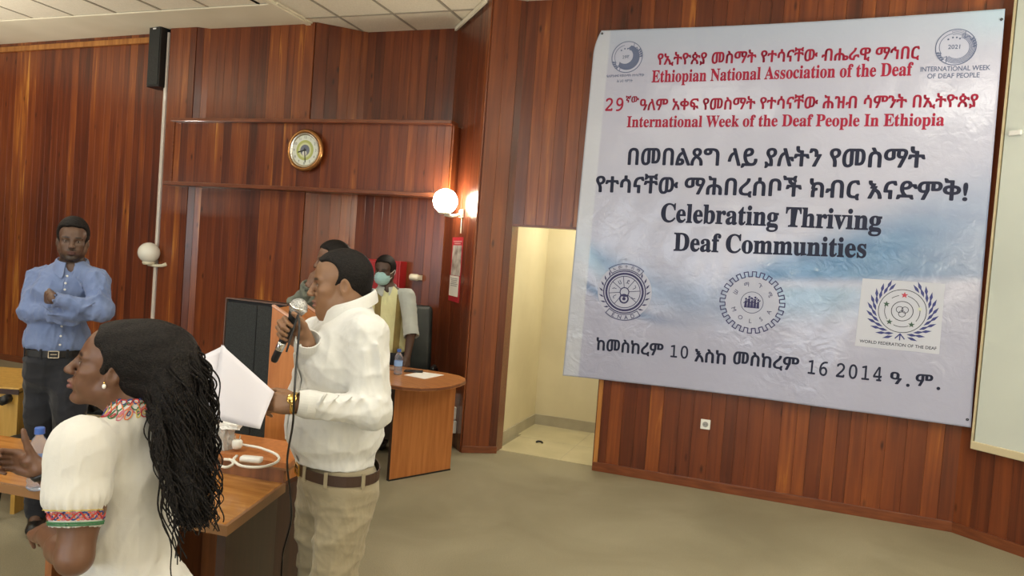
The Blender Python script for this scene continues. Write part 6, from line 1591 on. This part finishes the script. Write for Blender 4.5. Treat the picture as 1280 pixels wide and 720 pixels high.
V.cap(neck-u*0.010, shL, 0.058, 0.060, 0.05); V.cap(neck-u*0.010, shR, 0.058, 0.060, 0.05)
V.chain([shL, elL], [0.070, 0.060], 0.03); V.chain([elL, wrL+(elL-wrL)*0.10], [0.058, 0.044], 0.02)
V.chain([shR, elR], [0.070, 0.060], 0.03); V.chain([elR, wrR+(elR-wrR)*0.03], [0.058, 0.048], 0.02); V.cap(wrR, wrR+npv(RGT)*0.05+npv(FWD)*0.04, 0.048, 0.044, 0.02)
for (x0, y0, x1, y1, D) in ((60, 392, 90, 396, 3.82), (50, 380, 70, 394, 3.84), (118, 378, 98, 390, 3.82), (124, 368, 104, 382, 3.86), (44, 360, 44, 378, 3.93), (124, 360, 128, 375, 3.88), (82, 345, 78, 362, 3.86), (96, 346, 104, 362, 3.86), (60, 402, 92, 408, 3.87), (112, 398, 90, 406, 3.87)):
    V.cap(A(x0, y0, D), A(x1, y1, D), 0.007, 0.005, 0.025)
V.cap(neck+u*0.02, neck+u*0.12, 0.056, 0.062, 0.008, 'sub'); V.cap(neck+u*0.03+f*0.05, neck+f*0.10-u*0.04, 0.026, 0.010, 0.01, 'sub')
V.cap(wrL, wrL+(wrL-elL)*0.25, 0.036, 0.036, 0.004, 'sub')
zb = waist[2]-0.028
q = V._sub(V.lo, V.lo+V.n*V.h); sl, X, Y, Z = q; V.f = np.maximum(V.f, (zb-Z)+0*X+0*Y).astype(np.float32)
fo = folds(30, 0.008, 35); fo2 = folds(70, 0.003, 38); nk2 = neck.copy(); me = V.mesh('shirt', disp=lambda P, N: (fo(P, N)+fo2(P, N))*smst(0.08, 0.18, np.linalg.norm(P-nk2, axis=1)))
M_BSHIRT = cloth_mat('light_blue_cotton', (0.125, 0.175, 0.33), (0.155, 0.21, 0.375), 0.75, fold=0.2)
put('shirt', me, M_BSHIRT, root); sb = surf(me)
P_, O_ = ringpts(neck+u*0.006, f, l, 0.070, 0.068, 16, 344, 26, tilt=0.018); collar(root, M_BSHIRT, P_, O_, 0.036, 0.030)
bp_ = []
for xx, yy in ((84, 345), (82, 354), (81, 362), (77, 408), (76, 420), (75, 431)):
    d_ = (at(xx, yy, 1)-CAMC).normalized(); h_ = sb.ray_cast(CAMC, d_, 8)
    if h_[0] is not None: bp_.append(h_[0]-d_*0.002)
buttons(root, bp_, f, bpy.data.materials['shirt_button'], 0.006)
V = Vol(lo, hi, 0.008); M_BTRO = cloth_mat('charcoal_cloth', (0.013, 0.014, 0.018), (0.020, 0.021, 0.027), 0.85, fold=0.2)
V.ell(hip+u*0.06, (0.125, 0.155, 0.09), R_, 0.03); V.ell(hip-u*0.02, (0.120, 0.160, 0.12), R_, 0.05)
V.chain([hiL, knL, anL+u*0.02], [0.100, 0.080, 0.066], 0.03); V.chain([hiR, knR, anR+u*0.02], [0.100, 0.080, 0.066], 0.03)
zt = waist[2]-0.022; q = V._sub(V.lo, V.lo+V.n*V.h); sl, X, Y, Z = q; V.f = np.maximum(np.maximum(V.f, (Z-zt)+0*X+0*Y), (0.035-Z)+0*X+0*Y).astype(np.float32)
fo = folds(24, 0.008, 45); tro = put('trousers', V.mesh('trousers', disp=fo), M_BTRO, root)
make_belt(root, waist-u*0.040, f, l, 0.127, 0.158, 0.036, M_BLACK, M_CHROME, (28, -28, 75, -75, 180), M_BTRO, tree=surf(tro.data))
shoes(root, (anL, anR), f)

# ============================================================ the masked man behind the rounded desk
D0 = 6.05
f, l, u = basis(BCK*0.98+RGT*0.10); R_ = TB(f, l, u)
A = lambda x, y, D=D0: npv(at(x, y, D))
HM = Head(A(481, 338.5, 6.250), BCK*0.97-LFT*-0.05+LFT*0.20-UP*0.12, UP, 1.02)
neck = A(484, 361, 6.300); chest = A(487, 384, 6.300); waist = A(488, 432, 6.280); hip = A(488, 452, 6.280)
shR, shL = A(461, 371, 6.320), A(509, 371, 6.260)
elR, elL = A(452, 412, 6.350), A(514, 416, 6.120); wrR, wrL = A(462, 448, 6.250), A(509, 446, 6.100)
anR, anL = A(478, 560, 6.300), A(498, 560, 6.280); anR[2] = anL[2] = 0.09; hiR, hiL = hip-l*0.08-u*0.05, hip+l*0.08-u*0.05; knR, knL = (hiR+anR)/2, (hiL+anL)/2
root = person('man in a blue face mask and yellow striped vest leaning on the rounded desk', (waist[0], waist[1]))
MM_SK = (0.075, 0.042, 0.030)
lo, hi = box_of([HM.p(0, 0, .15), anL, anR, elL, elR, wrL, anL+f*0.15], 0.15); lo[2] = 0
V = Vol(lo, hi, 0.006)
head_shape(V, HM); V.cap(HM.p(-0.025, 0, -0.05), neck, 0.055, 0.060, 0.03)
V.ell(chest, (0.095, 0.150, 0.14), R_, 0.05); V.ell(waist, (0.09, 0.125, 0.14), R_, 0.05); V.ell(hip, (0.095, 0.135, 0.10), R_, 0.05)
V.cap(neck, shL, 0.045, 0.045, 0.04); V.cap(neck, shR, 0.045, 0.045, 0.04)
V.chain([shL, elL, wrL], [0.048, 0.040, 0.029], 0.02); V.chain([shR, elR, wrR], [0.048, 0.040, 0.029], 0.02)
V.chain([hiL, knL, anL], [0.07, 0.052, 0.038], 0.03); V.chain([hiR, knR, anR], [0.07, 0.052, 0.038], 0.03)
for an in (anL, anR): V.cap(an, an+f*0.11-u*0.05, 0.032, 0.026, 0.02)
hand_shape(V, wrL, -u*0.9+npv(BCK)*0.25, FWD*0.6+LFT*0.6, LFT*0.8+BCK*0.4, 0.95, curl=(0.35, 0.4, 0.4, 0.45), spread=0.15); hand_shape(V, wrR, -u*0.9+npv(BCK)*0.4, FWD, RGT, 0.95, curl=(0.3,)*4)
me = V.mesh('body'); paint(me, head_tone(HM, MM_SK, (0.07, 0.03, 0.03), (0.010, 0.008, 0.007))); put('body', me, skin_mat('skin_masked_man', MM_SK), root); add_eyes(HM, root)
hair_of(HM, root, jitter(0.0012, 400, 7), thick=0.008, hairline=0.030, temple=0.004, h=0.006, top=0.004)
# face mask: shell over nose, mouth and chin, with ear loops
V = Vol(*box_of([HM.p(.13, .09, .02), HM.p(-.03, -.09, -.14), HM.p(.13, -.09, -.14), HM.p(-.03, .09, .02)], 0.02), 0.004)
HM.e(V, (0.045, 0, -0.055), (0.080, 0.066, 0.064), 0.0); HM.e(V, (0.085, 0, -0.040), (0.042, 0.030, 0.040), 0.02)
V.half(HM.p(0.028, 0, 0), HM.d(-1, 0, 0.1), 0.006); V.half(HM.p(0, 0, -0.008), HM.d(-0.1, 0, 1), 0.006)
M_MASK = mat('mask_blue', (0.34, 0.56, 0.58), 0.8)
mk = put('face_mask', V.mesh('face_mask', disp=lambda P, N: 0.0012*np.sin((HM.loc(P)[:, 2])*330)), M_MASK, root)
for sy in (-1, 1):
    b = BM(); tube(b, spline([HM.p(0.035, sy*0.062, -0.02), HM.p(0.01, sy*0.078, -0.005), HM.p(-0.022, sy*0.086, 0.01), HM.p(-0.020, sy*0.084, -0.025), HM.p(0.01, sy*0.070, -0.05), HM.p(0.035, sy*0.058, -0.07)]), 0.002, 6)
    me = bpy.data.meshes.new('ear_loop'); b.to_mesh(me); b.free(); o = obj('ear_loop', me, M_WHITE); o.parent = mk
# grey shirt with rolled sleeves
V = Vol(lo, hi, 0.0075)
V.ell(chest, (0.106, 0.168, 0.15), R_, 0.05); V.ell(waist+u*0.04, (0.104, 0.138, 0.12), R_, 0.06)
V.cap(neck-u*0.014, shL, 0.048, 0.056, 0.05); V.cap(neck-u*0.014, shR, 0.048, 0.056, 0.05)
V.chain([shL, elL], [0.072, 0.066], 0.03); V.chain([shR, elR], [0.072, 0.066], 0.03)
for s_, e_ in ((shL, elL), (shR, elR)):
    d_ = (e_-s_)/np.linalg.norm(e_-s_); V.cap(e_-d_*0.01, e_+d_*0.02, 0.070, 0.070, 0.006); V.cap(e_+d_*0.085, e_+d_*0.14, 0.08, 0.08, 0.0, 'sub'); V.cap(e_+d_*0.03, e_+d_*0.2, 0.050, 0.050, 0.0, 'sub')
V.cap(neck+u*0.02, neck+u*0.12, 0.056, 0.062, 0.008, 'sub'); V.cap(neck+u*0.03+f*0.05, neck+f*0.10-u*0.03, 0.024, 0.010, 0.01, 'sub')
zb = waist[2]-0.06; q = V._sub(V.lo, V.lo+V.n*V.h); sl, X, Y, Z = q; V.f = np.maximum(V.f, (zb-Z)+0*X+0*Y).astype(np.float32)
fo = folds(30, 0.005, 55); M_GSHIRT = cloth_mat('pale_grey_cotton', (0.36, 0.39, 0.37), (0.42, 0.45, 0.43), 0.8, fold=0.2)
put('shirt', V.mesh('shirt', disp=fo), M_GSHIRT, root)
P_, O_ = ringpts(neck+u*0.004, f, l, 0.070, 0.068, 14, 346, 24, tilt=0.018); collar(root, M_GSHIRT, P_, O_, 0.034, 0.030)
# yellow sleeveless vest
V = Vol(lo, hi, 0.0075)
V.ell(chest, (0.128, 0.176, 0.158), R_, 0.05); V.ell((chest+waist)/2, (0.132, 0.170, 0.13), R_, 0.06); V.ell(waist+u*0.03, (0.134, 0.166, 0.13), R_, 0.06); V.cap(neck-u*0.010, (neck+shL)/2-u*0.01, 0.055, 0.050, 0.05); V.cap(neck-u*0.010, (neck+shR)/2-u*0.01, 0.055, 0.050, 0.05)
V.cap(neck+u*0.01, neck+u*0.12, 0.070, 0.080, 0.004, 'sub'); V.cap(neck+f*0.09+u*0.03, neck+f*0.13-u*0.11, 0.048, 0.012, 0.006, 'sub')
for s_ in (shL, shR):
    o_ = (s_-neck)/np.linalg.norm(s_-neck); V.ell(s_+o_*0.035-u*0.02, (0.075, 0.075, 0.115), None, 0.01, 'sub')
zb = waist[2]-0.085; q = V._sub(V.lo, V.lo+V.n*V.h); sl, X, Y, Z = q; V.f = np.maximum(V.f, (zb-Z)+0*X+0*Y).astype(np.float32)
me = V.mesh('vest', disp=folds(30, 0.006, 65)); M_VEST = cloth_mat('pale_yellow_knit', (0.56, 0.56, 0.32), (0.63, 0.63, 0.38), 0.85, bump=0.4, fold=0.2)
put('vest', me, M_VEST, root); sb = surf(me); M_OLIVE = cloth_mat('olive_band', (0.17, 0.13, 0.045), (0.22, 0.17, 0.06), 0.8)
for yoff in (-0.095, 0.090):
    rows = []; b = BM()
    for k in range(24):
        z = neck[2]-0.015-(neck[2]-0.02-(waist[2]-0.08))*k/23; r = []
        for s_ in (-0.026, 0, 0.026):
            p = V3(waist*0+np.array([chest[0], chest[1], z])+l*(yoff*(1-0.05*k/23)+s_)+f*0.6); h_ = sb.ray_cast(p, V3(-f), 1.2); r.append(h_[0])
        if any(x is None for x in r): continue
        if rows and abs((r[1]-rows[-1][1]).length) > 0.08: continue
        rows.append(r)
    rows = [[b.verts.new(x+V3(f)*0.003) for x in r] for r in rows]
    for x, y in zip(rows[:-1], rows[1:]):
        for j in (0, 1): b.faces.new((x[j], y[j], y[j+1], x[j+1]))
    me = bpy.data.meshes.new('olive_band'); b.to_mesh(me); b.free(); o = put('olive_band', me, M_OLIVE, root); s_ = o.modifiers.new('t', 'SOLIDIFY'); s_.thickness = 0.004; s_.offset = 0
V = Vol(lo, hi, 0.009); V.ell(hip+u*0.04, (0.115, 0.148, 0.10), R_, 0.03); V.chain([hiL, knL, anL+u*0.02], [0.095, 0.075, 0.062], 0.03); V.chain([hiR, knR, anR+u*0.02], [0.095, 0.075, 0.062], 0.03)
q = V._sub(V.lo, V.lo+V.n*V.h); sl, X, Y, Z = q; V.f = np.maximum(V.f, (0.035-Z)+0*X+0*Y).astype(np.float32); put('trousers', V.mesh('trousers'), M_BTRO, root); shoes(root, (anL, anR), f)

# ============================================================ the man in grey-green behind the speaking man
D0 = 4.45
f, l, u = basis(LFT*0.75+BCK*0.6); R_ = TB(f, l, u)
A = lambda x, y, D=D0: npv(at(x, y, D))
HG = Head(A(416, 327, 4.45), LFT*0.85+BCK*0.5-UP*0.05, UP, 1.0)
neck = A(421, 362); chest = A(416, 395); waist = A(412, 455); hip = A(410, 480)
shL, shR = A(425, 382, 4.30), A(398, 382, 4.58); elR, wrR = A(358, 402, 4.46), A(386, 358, 4.34); elL, wrL = A(432, 440, 4.25), A(400, 470, 4.15)
anR, anL = A(398, 645, 4.55), A(412, 645, 4.35); anR[2] = anL[2] = 0.09; hiR, hiL = hip-l*0.08-u*0.05, hip+l*0.08-u*0.05; knR, knL = (hiR+anR)/2, (hiL+anL)/2
root = person('man in a grey green shirt with raised elbow, mostly hidden behind the speaking man', (waist[0], waist[1]))
lo, hi = box_of([HG.p(0, 0, .15), anL, anR, elL, elR, wrR, wrL, anL+f*0.15], 0.15); lo[2] = 0
V = Vol(lo, hi, 0.006); head_shape(V, HG); V.cap(HG.p(-0.025, 0, -0.05), neck, 0.055, 0.060, 0.03)
V.ell(chest, (0.095, 0.150, 0.14), R_, 0.05); V.ell(waist, (0.09, 0.125, 0.14), R_, 0.05); V.ell(hip, (0.095, 0.135, 0.10), R_, 0.05)
V.cap(neck, shL, 0.045, 0.045, 0.04); V.cap(neck, shR, 0.045, 0.045, 0.04)
V.chain([shL, elL, wrL], [0.048, 0.040, 0.029], 0.02); V.chain([shR, elR, wrR], [0.048, 0.040, 0.029], 0.02)
V.chain([hiL, knL, anL], [0.07, 0.052, 0.038], 0.03); V.chain([hiR, knR, anR], [0.07, 0.052, 0.038], 0.03)
for an in (anL, anR): V.cap(an, an+f*0.11-u*0.05, 0.032, 0.026, 0.02)
hand_shape(V, wrR, UP*0.9+RGT*0.35, RGT*0.5+BCK*-0.5, BCK, 0.95, curl=(0.5,)*4); hand_shape(V, wrL, (wrL-elL), FWD, UP, 0.95, curl=(0.4,)*4)
G_SK = (0.15, 0.078, 0.050); me = V.mesh('body'); paint(me, head_tone(HG, G_SK, (0.12, 0.05, 0.045), (0.010, 0.008, 0.007))); put('body', me, skin_mat('skin_grey_green_man', G_SK), root); add_eyes(HG, root)
hair_of(HG, root, jitter(0.0012, 400, 8), thick=0.008, hairline=0.030, h=0.006, top=0.004)
V = Vol(lo, hi, 0.0075); V.ell(chest, (0.118, 0.175, 0.155), R_, 0.05); V.ell(waist+u*0.04, (0.120, 0.155, 0.12), R_, 0.06)
V.cap(neck-u*0.014, shL, 0.048, 0.056, 0.05); V.cap(neck-u*0.014, shR, 0.048, 0.056, 0.05)
V.chain([shL, elL, wrL], [0.072, 0.058, 0.042], 0.03); V.chain([shR, elR, wrR], [0.074, 0.064, 0.046], 0.03)
for (x0, y0, x1, y1) in ((366, 385, 376, 392), (362, 392, 372, 404), (372, 372, 384, 380), (378, 362, 388, 368)): V.cap(A(x0, y0, 4.34), A(x1, y1, 4.34), 0.010, 0.008, 0.02)
V.cap(neck+u*0.02, neck+u*0.12, 0.056, 0.062, 0.008, 'sub'); V.cap(wrR, wrR+(wrR-elR)*0.3, 0.036, 0.036, 0.003, 'sub')
zb = waist[2]-0.05; q = V._sub(V.lo, V.lo+V.n*V.h); sl, X, Y, Z = q; V.f = np.maximum(V.f, (zb-Z)+0*X+0*Y).astype(np.float32)
fo = folds(34, 0.016, 75); M_GG = cloth_mat('grey_green_cloth', (0.115, 0.125, 0.098), (0.17, 0.18, 0.145), 0.8, fold=0.3); put('shirt', V.mesh('shirt', disp=fo), M_GG, root)
V = Vol(lo, hi, 0.009); V.ell(hip+u*0.06, (0.120, 0.150, 0.10), R_, 0.03); V.chain([hiL, knL, anL+u*0.02], [0.095, 0.075, 0.062], 0.03); V.chain([hiR, knR, anR+u*0.02], [0.095, 0.075, 0.062], 0.03)
q = V._sub(V.lo, V.lo+V.n*V.h); sl, X, Y, Z = q; V.f = np.maximum(V.f, (0.035-Z)+0*X+0*Y).astype(np.float32)
put('trousers', V.mesh('trousers'), cloth_mat('navy_cloth', (0.014, 0.016, 0.026), (0.022, 0.025, 0.038), 0.85), root); shoes(root, (anL, anR), f)
